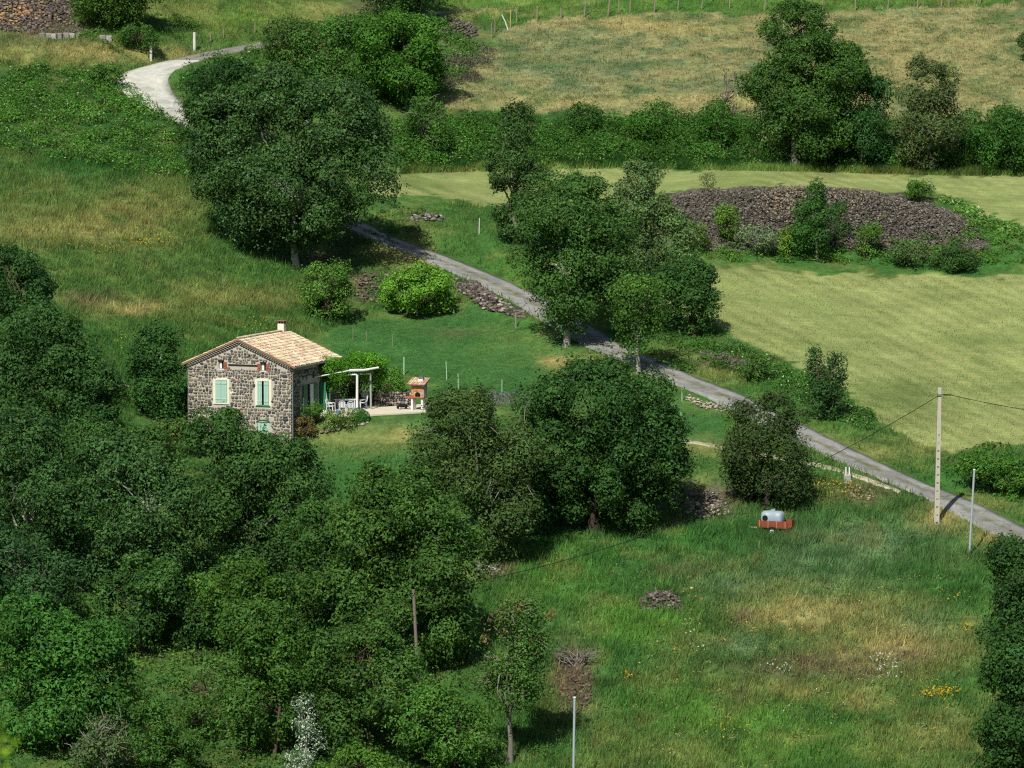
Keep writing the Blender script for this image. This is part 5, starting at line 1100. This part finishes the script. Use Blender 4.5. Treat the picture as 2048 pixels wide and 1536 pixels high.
# ------------------------------------------------------------------ stones, heaps and dry walls
_ico_v = None
def ico():
    t = (1 + 5 ** .5) / 2; V = np.array([(-1, t, 0), (1, t, 0), (-1, -t, 0), (1, -t, 0), (0, -1, t), (0, 1, t), (0, -1, -t), (0, 1, -t), (t, 0, -1), (t, 0, 1), (-t, 0, -1), (-t, 0, 1)], float)
    F = np.array([(0, 11, 5), (0, 5, 1), (0, 1, 7), (0, 7, 10), (0, 10, 11), (1, 5, 9), (5, 11, 4), (11, 10, 2), (10, 7, 6), (7, 1, 8), (3, 9, 4), (3, 4, 2), (3, 2, 6), (3, 6, 8), (3, 8, 9), (4, 9, 5), (2, 4, 11), (6, 2, 10), (8, 6, 7), (9, 8, 1)])
    return unit(V), F
ICO = ico()
CUB = (unit(np.array([(x, y, z) for z in (-1, 1) for x, y in ((-1, -1), (1, -1), (1, 1), (-1, 1))], float)), np.array([(0, 1, 5), (0, 5, 4), (1, 2, 6), (1, 6, 5), (2, 3, 7), (2, 7, 6), (3, 0, 4), (3, 4, 7), (4, 5, 6), (4, 6, 7)]))
def stones_at(P, size, cols, rng, squash=.7):
    n = len(P); V0, F0 = CUB if n > 2000 else ICO; nv = len(V0); k = rng.random((n, nv, 1)) * .5 + .75
    a = rng.random(n) * math.pi * 2; ca, sa = np.cos(a), np.sin(a)
    s = np.asarray(size)[:, None, None]; V = V0[None] * k * s * np.stack([1 + .4 * rng.random(n), .8 + .4 * rng.random(n), squash * (.7 + .5 * rng.random(n))], 1)[:, None]
    X = V[..., 0] * ca[:, None] - V[..., 1] * sa[:, None]; Y = V[..., 0] * sa[:, None] + V[..., 1] * ca[:, None]
    V = np.stack([X, Y, V[..., 2]], -1) + P[:, None]
    F = (F0[None] + (np.arange(n) * nv)[:, None, None]).reshape(-1, 3)
    return V.reshape(-1, 3), F, np.repeat(cols, nv, axis=0)
def heap(name, label, poly, n, size, cols, seed, rise=0.0, pale=None, cat='stones'):
    rng = np.random.default_rng(300 + seed)
    pts = np.array([hit(u, v) for u, v in poly]); x0, y0 = pts[:, :2].min(0); x1, y1 = pts[:, :2].max(0)
    m = n * 12; xs = rng.uniform(x0, x1, m); ys = rng.uniform(y0, y1, m); zs = bil(xs, ys); u, v = project(xs, ys, zs)
    k = np.nonzero(inpoly(u + 30 * (fbm(xs / 1.5, ys / 1.5, 13, 3) - .5), v + 16 * (fbm(xs / 1.5, ys / 1.5, 19, 3) - .5), poly))[0][:n]; xs, ys, zs, u, v = xs[k], ys[k], zs[k], u[k], v[k]
    sz = size[0] + (size[1] - size[0]) * rng.random(len(xs)) ** 2
    cx, cy = xs.mean(), ys.mean(); rr = np.hypot((xs - cx) / max(xs.std() * 2, .1), (ys - cy) / max(ys.std() * 2, .1))
    z = zs + rise * np.clip(1 - rr ** 2, 0, 1) * rng.random(len(xs)) ** .5 + sz * .25
    c = np.array(cols)[rng.integers(len(cols), size=len(xs))] * (.7 + .6 * rng.random((len(xs), 1)))
    if pale is not None:
        for (pu, pv, a, b, pc, w) in pale:
            q = rng.random(len(xs)) < w * np.exp(-(((u - pu) / a) ** 2 + ((v - pv) / b) ** 2)); c[q] = pc * (.7 + .5 * rng.random((q.sum(), 1)))
    V, F, cc = stones_at(np.stack([xs, ys, z], 1), sz, c, rng)
    return tag(link(name, fast_mesh(name, V, F, cc), M_stonev), label, cat, kind='stuff')
BAS = [C(104, 99, 88), C(94, 89, 79), C(114, 108, 96), C(84, 80, 71), C(124, 117, 103)]
GRY = [C(140, 134, 126), C(112, 106, 100), C(158, 150, 140), C(92, 86, 82)]
heap('stone_mound', 'long mound of loose dark basalt stones above the hay field', MOUND, 16000, (.05, .135), BAS, 1, .6, [(1570,420,45,28,C(166,148,116),.45),(1690,420,34,22,C(166,148,116),.35),(1600,395,70,16,C(160,144,114),.25),(1750,430,300,60,C(150,140,136),.06)])
heap('upper_rubble', 'grey brown rubble heap on the upper slope by the bushy tree', [(-40,-20),(150,-20),(160,40),(170,72),(60,70),(20,62),(-40,60)], 2600, (.08, .22), [C(120,106,96), C(98,90,88), C(134,116,96), C(84,78,78)], 2, .8, [(40,35,40,12,C(176,138,100),.6)])
heap('roadside_wall_stones', 'tumbled dry stone wall propping the lane above the lawn', [(905,553),(935,562),(985,590),(1040,620),(1050,640),(1000,632),(950,606),(915,585)], 900, (.07, .2), [C(118,106,98), C(92,84,80), C(140,128,116), C(76,70,68)], 3, .25, [(990,610,60,20,C(186,176,160),.18)])
heap('pale_rubble', 'patch of pale broken rubble between oak and evergreen tree', [(1350,1000),(1400,985),(1445,990),(1460,1020),(1430,1035),(1370,1030)], 500, (.05, .2), [C(176,168,156), C(140,130,118), C(120,104,90), C(200,190,172)], 4, .3)
heap('twig_heap', 'small heap of grey stones and brushwood in the lower meadow', [(1275,1200),(1290,1184),(1340,1188),(1372,1210),(1365,1226),(1310,1228),(1282,1220)], 420, (.06, .18), [C(120,108,100), C(96,86,80), C(140,126,114), C(80,70,66)], 5, .55)
heap('orange_stones', 'few orange limestone lumps beside the small stone heap', [(1290,1176),(1340,1168),(1400,1178),(1410,1205),(1385,1200),(1320,1182)], 14, (.07, .18), [C(206,160,104), C(190,140,90)], 6)
heap('dark_rubble', 'dark slaty rubble on the bank above the lane', [(1400,700),(1450,705),(1510,735),(1520,745),(1470,738),(1420,722)], 420, (.06, .18), BAS, 7, .2)
heap('lane_stones', 'pale stones edging the lane below the spiky shrub', [(1370,790),(1400,800),(1450,815),(1445,824),(1400,812),(1368,800)], 90, (.06, .16), [C(190,180,160), C(160,148,130)], 8, .1)
heap('bank_stones', 'exposed stones in the bank beside the shaded lane', [(820,432),(850,428),(890,434),(885,445),(830,444)], 90, (.08, .22), GRY, 9, .2)
heap('slope_stones', 'brown stones scattered in the bare slope below the meter box', [(1640,970),(1700,965),(1760,985),(1740,1005),(1650,1000)], 110, (.05, .15), [C(176,146,120), C(140,116,98), C(190,170,150)], 10, .05)
heap('garden_edging', 'low edging of rough stones along the flower bed', [(600,872),(640,860),(690,849),(735,840),(738,846),(690,858),(640,872),(604,882)], 260, (.07, .16), [C(150,140,126), C(118,108,98), C(176,168,152)], 11, .22)
heap('bush_rubble', 'brown rubble and roots behind the laurel bush', [(690,540),(760,545),(790,560),(770,600),(720,610),(700,580)], 260, (.06, .18), [C(120,100,90), C(96,86,80), C(140,120,104)], 12, .3)
heap('brown_debris', 'patch of brown bark and rubble behind the sparse oak', [(1110,1300),(1160,1310),(1190,1340),(1180,1420),(1140,1430),(1110,1380)], 500, (.05, .15), [C(112,92,78), C(90,76,68), C(134,112,92)], 13, .2)
heap('track_rubble', 'grey stone heap at the corner of dry pasture by the track', [(880,45),(910,38),(950,52),(955,70),(920,78),(885,66)], 420, (.08, .2), BAS, 14, .5)
heap('debris_under_oak', 'grey rubble at the foot of the greyish bare twig tree', [(955,1132),(1000,1130),(1010,1150),(965,1154)], 120, (.06, .15), GRY, 15, .15)

# dry stone wall behind the terrace: single stones
def terrace_wall():
    a = np.array(pp(748, 813)); b = np.array(pp(822, 811)); root = empty('terrace_stone_wall', tuple(a)); tag(root, 'rough grey stone wall at the back of the terrace', 'wall')
    rng = np.random.default_rng(66); d = b - a; L_ = np.linalg.norm(d); d = d / L_; nrm = np.array([d[1], -d[0], 0])
    back = MB(); q = -nrm * .3
    V = [(0, 0, 0), tuple(d * L_), tuple(d * L_ + q), tuple(q)]; back.add([(x, y, z - .1) for x, y, z in V] + [(x, y, z + .78) for x, y, z in V], [(4, 5, 6, 7), (0, 1, 5, 4), (1, 2, 6, 5), (2, 3, 7, 6), (3, 0, 4, 7)]); core = back.build('wall_core', plain('wall_earth', C(88, 80, 72), .95, .1, .3, 6), root)
    V0, F0 = ICO; mats = [plain('terrace_stone_%d' % i, c, .9, .15, .3, 9, 0, .4) for i, c in enumerate((C(150,142,130), C(110,104,98), C(184,174,156), C(84,80,78)))]; mes = []
    for i in range(8):
        me = bpy.data.meshes.new('stone'); me.from_pydata([tuple(p * (.8 + .4 * rng.random())) for p in V0], [], [tuple(map(int, f)) for f in F0]); me.materials.append(mats[i % 4]); mes.append(me)
    z = .08
    while z < .95:
        s = 0
        while s < L_:
            w = .13 + .16 * rng.random(); o = link('stone', mes[int(rng.integers(8))], None, root, tuple(d * (s + w / 2) + nrm * .03 + np.array([0, 0, z + rng.normal() * .02]))); o.scale = (w * .52, .16, .10 + .04 * rng.random()); o.rotation_euler = (0, rng.normal() * .15, math.atan2(d[1], d[0])); s += w
        z += .17
terrace_wall()

# row of cut stones in front of the upper rubble
def cut_stones():
    rng = np.random.default_rng(12)
    for k, (u, v) in enumerate([(84,76),(97,76),(108,77),(120,77),(132,77),(144,76),(158,76),(205,80),(218,82)]):
        p = hit(u, v); o = MB().box(-.24, .24, -.2, .2, -.1, .38 + .12 * rng.random(), None, .05).build('cut_stone', plain('cut_stone_%d' % k, C(140 + 22 * (k % 3), 136 + 20 * (k % 3), 128 + 18 * (k % 3)), .9, .1, .25, 7, 0, .3), None, loc=p, rz=rng.normal() * .3)
        tag(o, 'squared pale stone block set in a row below the upper rubble heap' if k < 7 else 'squared pale stone block lying apart from the row of blocks', 'block', 'squared stone blocks by the rubble heap')
cut_stones()

# ------------------------------------------------------------------ posts, poles, cables
M_wp = plain('white_post_paint', C(222, 222, 214), .8, .2, .2, 6); M_gp = plain('pale_green_post', C(176, 206, 172), .7, .2, .15, 6)
M_op = plain('fresh_timber', C(196, 168, 110), .85, .15, .2, 7)
def post(u, vb, vt, mat, label, group, w=.11, du=0.0):
    p = np.array(hit(u, vb)); hgt = (vb - vt) / pxm(p[1]) + .1; s = pxm(p[1]); rng = np.random.default_rng(int(u * 7 + vb))
    m = MB(); k = w / 2; dx = du / s; pts = [(0, 0, -.3), (dx * .5, .01, hgt * .5), (dx, .02, hgt - .03), (dx, .02, hgt)]
    m.tube(pts, [k * 1.05, k, k * .95, k * .6], 7)
    tag(m.build('fence_post', mat, None, loc=tuple(p)), label, 'fence post', group)
G1 = 'weathered posts of the pasture fence'
for u, vb, vt, du in [(1033,45,18,1),(1074,40,15,1),(1122,38,18,0),(1168,35,0,4),(1216,30,-4,4),(1238,28,-2,0),(1260,26,-4,1),(1308,25,-6,4),(1355,21,-8,4),(1403,20,-8,3),(1459,18,-10,1),(1529,22,-8,3),(1594,20,-10,2),(1645,32,2,0),(1710,22,-8,2),(1775,18,-12,4),(1835,16,-12,2),(1883,15,-12,0),(1898,13,-14,0),(1960,8,-18,2)]:
    post(u, vb, vt, M_wood, 'weathered grey post in the fence along the top of the dry pasture', G1, .13, du)
post(1018, 60, 32, M_wp, 'white brace post leaning hard at the corner of pasture fence', 'pasture corner posts', .12, -14)
post(1021, 56, 22, M_op, 'yellow new timber post at the corner of the pasture fence', 'pasture corner posts', .1)
for u, vb, vt in ((990, 66, 36), (983, 78, 48)): post(u, vb, vt, M_wood, 'grey post where the pasture fence turns down beside the blackthorn', 'posts beside the blackthorn', .1)
for u, vb, vt, w, lb in [(302,122,88,.24,'thick white post at the outside of the concrete bend'),(389,104,68,.26,'taller thick white post where the bend meets the gravel track')]: post(u, vb, vt, M_wp, lb, 'thick white posts at the bend', w)
for u, vb, vt in [(421,86,68),(447,76,60),(510,66,48),(541,56,42),(686,38,16),(732,31,14),(769,26,8)]: post(u, vb, vt, M_wood, 'thin grey post in the fence beside the gravel track', 'thin posts along the gravel track', .1)
for u, vb, vt in [(1131,226,209),(1215,232,211)]: post(u, vb, vt, M_wood, 'thin dark post at the lower edge of the dry pasture', 'posts along the hedge', .08)
post(834, 632, 602, M_wp, 'short white post in front of the laurel bush', 'lawn fence posts', .1)
post(1032, 656, 628, M_wood, 'grey wooden post below the tumbled lane wall', 'lawn fence posts', .13)
post(808, 750, 717, M_gp, 'pale green post behind the barbecue', 'lawn fence posts', .1)
post(894, 760, 726, M_gp, 'pale green thin post on the lawn right of the barbecue', 'lawn fence posts', .07, -2)
post(917, 784, 750, M_gp, 'pale green thin post next to the lavender row', 'lawn fence posts', .07, -1)
post(1004, 786, 762, M_gp, 'pale green short post above the lavender row', 'lawn fence posts', .06)
post(1178, 722, 693, M_wood, 'grey post between the broad lane oak and the young roadside tree', 'lawn fence posts', .08, 2)
post(1218, 731, 710, M_wood, 'short grey post close to the young roadside tree', 'lawn fence posts', .08)
post(1364, 804, 778, M_gp, 'pale green post at the lane edge below the young roadside tree', 'lawn fence posts', .07)
post(1362, 862, 827, M_gp, 'pale green post standing near the beaten path', 'lawn fence posts', .07)
post(448, 580, 560, M_wood, 'thin grey stake on the grassy slope behind the house', 'lawn fence posts', .05)
post(958, 470, 440, M_wp, 'white stake on the bank above the lane', 'lawn fence posts', .08, 1)
for u, vb, vt in [(785,694,670),(733,682,664),(706,678,660)]: post(u, vb, vt, M_wood, 'dry grey stake at the left edge of the lawn', 'dry stakes on the lawn', .05)

CP = np.array(hit(1873, 1049)); CPH = (1049 - 773) / pxm(CP[1])
def concrete_pole():
    root = empty('concrete_pole', tuple(CP)); tag(root, 'tall pale concrete utility pole with ladder holes beside the lane', 'pole')
    top = 4 / pxm(CP[1]); m = MB(); n = 18
    def at_(z): t = z / CPH; return top * t, .17 - .06 * t, .13 - .04 * t
    zs = np.linspace(-.5, CPH, n + 1)
    for k in range(n):
        z0, z1 = zs[k], zs[k + 1]
        for s in (-1, 1):
            (x0, w0, d0), (x1, w1, d1) = at_(z0), at_(z1); a0, b0, a1, b1 = x0 + s * w0, x0 + s * w0 * .45, x1 + s * w1, x1 + s * w1 * .45
            V = [(a0, -d0, z0), (b0, -d0, z0), (b0, d0, z0), (a0, d0, z0), (a1, -d1, z1), (b1, -d1, z1), (b1, d1, z1), (a1, d1, z1)]
            m.add(V, [(0, 1, 5, 4), (1, 2, 6, 5), (2, 3, 7, 6), (3, 0, 4, 7)] + ([(4, 5, 6, 7)] if k == n - 1 else []))
    m.build('shaft', M_concrete, root)
    for k in range(n):
        z0, z1 = zs[k], zs[k + 1]; zc0 = z0 + (.10 if k < 13 else .001); (x0, w0, d0), (x1, w1, d1) = at_(zc0), at_(z1)
        m = MB(); V = [(x0 - w0 * .47, -d0 * .9, zc0), (x0 + w0 * .47, -d0 * .9, zc0), (x0 + w0 * .47, d0 * .9, zc0), (x0 - w0 * .47, d0 * .9, zc0), (x1 - w1 * .47, -d1 * .9, z1), (x1 + w1 * .47, -d1 * .9, z1), (x1 + w1 * .47, d1 * .9, z1), (x1 - w1 * .47, d1 * .9, z1)]
        m.add(V, [(0, 1, 5, 4), (1, 2, 6, 5), (2, 3, 7, 6), (3, 0, 4, 7), (4, 5, 6, 7), (3, 2, 1, 0)]); m.build('web_panel', M_concrete, root)
    MB().box(top - .13, top + .22, -.16, .14, CPH - .55, CPH - .42, None, .01).build('bracket', M_zinc, root)
    MB().tube([(top + .2, -.02, CPH - .48), (top + .75, .02, CPH - .50)], [.05, .04], 8).build('clamp', M_rubber, root)
    return CP + [top, -.02, CPH - .5]
PT = concrete_pole()
WP = np.array(hit(838, 1394)); WPH = (1394 - 1176) / pxm(WP[1])
def wooden_pole():
    root = empty('wooden_pole', tuple(WP)); tag(root, 'weathered brown wooden utility pole standing among the trees', 'pole')
    dx = -11 / pxm(WP[1]); MB().tube([(0, 0, -.4), (dx * .5, 0, WPH * .5), (dx, 0, WPH)], [.11, .1, .09], 10).build('shaft', plain('old_pole_wood', C(132, 120, 106), .9, .1, .35, 8, 0, .4), root)
    MB().box(dx - .03, dx + .03, -.16, -.1, WPH - .3, WPH - .14).build('bracket', M_zinc, root)
    return WP + [dx, -.13, WPH - .2]
WT = wooden_pole()
def cable(a, b, sag, label, r=.02):
    a = np.array(a, float); b = np.array(b, float); t = np.linspace(0, 1, 40); P = a + (b - a) * t[:, None]; P[:, 2] -= sag * 4 * t * (1 - t)
    o = MB().tube([tuple(p) for p in P], [r] * 40, 6).build('cable', M_rubber)
    tag(o, label, 'cable', 'overhead cables')
cable(PT, WT, 1.9, 'dark cable sagging from the concrete pole to the wooden pole')
cable(PT + [.75, 0, 0], at(2420, 842, 296), .6, 'dark cable running from the concrete pole over the hay field')
cable(WT, at(-160, 1690, 232), 1.0, 'dark cable running down from the wooden pole over the wood')
def steel_pole(u0, v0, u1, v1, label, baseY=None):
    p = np.array(hit(u0, v0)); s = pxm(p[1]); h = (v0 - v1) / s; root = empty('steel_pole', tuple(p)); tag(root, label, 'pole', 'thin galvanised poles')
    dx = (u1 - u0) / s; MB().tube([(0, 0, -.4), (dx, 0, h)], [.075, .07], 10).build('tube', M_galv, root); MB().tube([(dx, 0, h + .002), (dx, 0, h + .06)], [.085, .07], 10).build('cap', M_white, root)
steel_pole(1938, 1110, 1947, 938, 'thin galvanised steel pole leaning slightly beside the lane')
steel_pole(1146, 1585, 1149, 1392, 'thin galvanised steel pole in the meadow by the sparse oak')
def meter_box():
    p = hit(1695, 964); root = empty('meter_box', p, rad(10)); tag(root, 'small pale concrete meter box with two uprights beside lane', 'box')
    MB().box(-.24, .2, -.14, .14, -.1, .48, None, .015).build('cabinet', M_concrete, root); MB().box(-.2, .16, -.155, -.141, .06, .42, None, .004).build('door', M_greyp, root)
    for x in (-.12, .12): MB().box(x - .04, x + .04, -.05, .05, .481, 1.0, None, .01).build('upright', M_white, root)
meter_box()
def trailer():
    p = np.array(hit(1552, 1066)); p[2] -= .2; root = empty('farm_trailer', tuple(p), rad(-26)); tag(root, 'rusty red farm trailer with dropped tailgate in tall grass', 'trailer')
    Lx, Wy, z0, h = 1.0, .62, .62, .42                 # half length, half width, bed height, side height
    MB().box(-Lx, Lx, -Wy, Wy, z0 - .06, z0 - .002, None, .01).build('bed', M_rust, root)
    for y in (-Wy, Wy):
        m = MB()
        for k in range(3): m.box(-Lx, Lx, y - .02, y + .02, z0 + k * .14, z0 + k * .14 + .13, None, .006)
        sd = m.build('side_board', M_rust, root)
        for k in range(4): x = -Lx + .08 + k * .6; MB().box(x, x + .06, y * 1.0 - (.045 if y < 0 else -.021), y - (.021 if y < 0 else -.045), z0 - .05, z0 + h + .02, None, .005).build('stake', plain_st if 'plain_st' in globals() else globals().setdefault('plain_st', plain('rusty_stake', C(196, 128, 84), .8, .2, .3, 7)), sd)
    MB().box(-Lx - .042, -Lx - .002, -Wy, Wy, z0, z0 + h, None, .006).build('front_board', M_rust, root)
    MB().box(Lx + .002, Lx + .05, -Wy, Wy, z0 - .44, z0 - .02, None, .006).build('tailgate', M_rust, root)
    MB().box(Lx - .02, Lx + .03, .2, Wy - .022, z0, z0 + h + .05, None, .006).build('rear_board', M_rust, root)
    for y in (-Wy - .1, Wy + .1):
        w = MB().disc((.05, y, .33), (0, 1, 0), .33, .17, 20).build('wheel', M_rubber, root); MB().disc((.05, y + (-.09 if y < 0 else .09), .33), (0, 1, 0), .17, .03, 14).build('rim', M_white, w); MB().disc((.05, y + (-.11 if y < 0 else .11), .33), (0, 1, 0), .05, .03, 10).build('hub', M_rubber, w)
    MB().box(.02, .08, -Wy - .02, Wy + .02, .30, .36).build('axle', M_rust, root)
    m = MB(); m.tube([(-Lx, -.35, z0 - .1), (-Lx - .75, 0, z0 - .14)], .035, 6); m.tube([(-Lx, .35, z0 - .1), (-Lx - .75, 0, z0 - .14)], .035, 6); db = m.build('drawbar', M_rust, root)
    MB().box(-Lx - .72, -Lx - .2, -.42, -.28, z0 - .16, z0 - .06, None, .02).build('light_board', M_white, db)
    MB().tube([(-Lx - .7, 0, z0 - .1), (-Lx - .7, 0, .02)], [.03, .03], 8).build('jockey_leg', M_zinc, db)
    # the tank stands on the trailer
    c, s = math.cos(rad(-26)), math.sin(rad(-26)); o = p + np.array([c * -.22, s * -.22, z0 + .06])
    t = empty('water_tank', tuple(o), rad(-26)); tag(t, 'pale blue white plastic water tank standing on the red trailer', 'tank')
    n = 20; K=1.18; prof = [(-.72, .06), (-.71, .2), (-.66, .32), (-.58, .385), (-.25, .41), (-.2, .395), (0, .405), (.2, .395), (.25, .41), (.58, .385), (.66, .32), (.71, .2), (.72, .06)]; V = []
    for x, r in prof:
        for k in range(n):
            a = k * 2 * math.pi / n; y, z = math.cos(a), math.sin(a); y = math.copysign(abs(y) ** .7, y); z = math.copysign(abs(z) ** .7, z); V.append((x * 1.05, y * r * K, .41 * K + z * r * K))
    F = [(i * n + k, i * n + (k + 1) % n, (i + 1) * n + (k + 1) % n, (i + 1) * n + k) for i in range(len(prof) - 1) for k in range(n)] + [tuple(range(n - 1, -1, -1)), tuple(range(len(V) - n, len(V)))]
    MB().add(V, F).build('body', M_tank, t, True)
    MB().tube([(0, 0, .95), (0, 0, 1.0), (0, 0, 1.04)], [.17, .17, .12], 14).build('lid', M_tank, t); MB().tube([(.1, 0, 1.04), (.1, 0, 1.1)], [.05, .05], 8).build('valve', M_tank, t)
    MB().disc((-.36, -.474, .5), (0, 1, .05), .19, .03, 18).build('hatch', M_rubber, t)
trailer()

# fallen branches and the broken stump
def stump():
    p = np.array(hit(872, 305)); root = empty('broken_stump', tuple(p)); tag(root, 'broken grey forked stump standing at the foot of hedge', 'stump'); rng = np.random.default_rng(4)
    V, F = tubes([(wiggle((-.2, 0, -.2), (-.35, 0, 1.1), 5, .05, rng), [.16, .14, .12, .1, .04]), (wiggle((-.3, 0, .9), (.5, 0, .1), 5, .08, rng), [.1, .1, .09, .08, .06])]); link('trunk', fast_mesh('trunk', V, F, np.tile(BARKC['grey'], (len(V), 1))), M_bark, root)
stump()
def branches(name, label, u, v, n, L_, seed, bark='grey'):
    p = np.array(hit(u, v)); rng = np.random.default_rng(seed); segs = []
    for k in range(n):
        a = rng.random() * 6.28; q = np.array([math.cos(a), math.sin(a) * .6, .25 + .5 * rng.random()]) * L_ * (.5 + .6 * rng.random()); segs.append((wiggle((rng.normal() * .3, rng.normal() * .3, -.05), q, 5, .08, rng), np.linspace(.05, .012, 5)))
    V, F = tubes(segs, 5); o = link(name, fast_mesh(name, V, F, np.tile(BARKC[bark], (len(V), 1))), M_bark, None, tuple(p)); tag(o, label, 'branches')
branches('fallen_branch', 'fallen pale dead branch below the sallow thicket', 715, 1440, 16, 2.0, 1, 'pale')
branches('brush_pile', 'tangle of bare brown twigs beside the evergreen tree', 1400, 1005, 60, 1.8, 2)
branches('brush_pile', 'tangle of bare twigs on the debris behind the sparse oak', 1150, 1330, 50, 1.6, 3)
branches('brush_pile', 'dry grey twigs at the right foot of the stone mound', 1945, 505, 30, 1.2, 4)
branches('brush_pile', 'dead twigs in the gap of the wood below the shaded hollow', 430, 1400, 50, 1.8, 5, 'brown')
branches('brush_pile', 'twigs on top of the small stone heap in the meadow', 1318, 1200, 40, .9, 6)
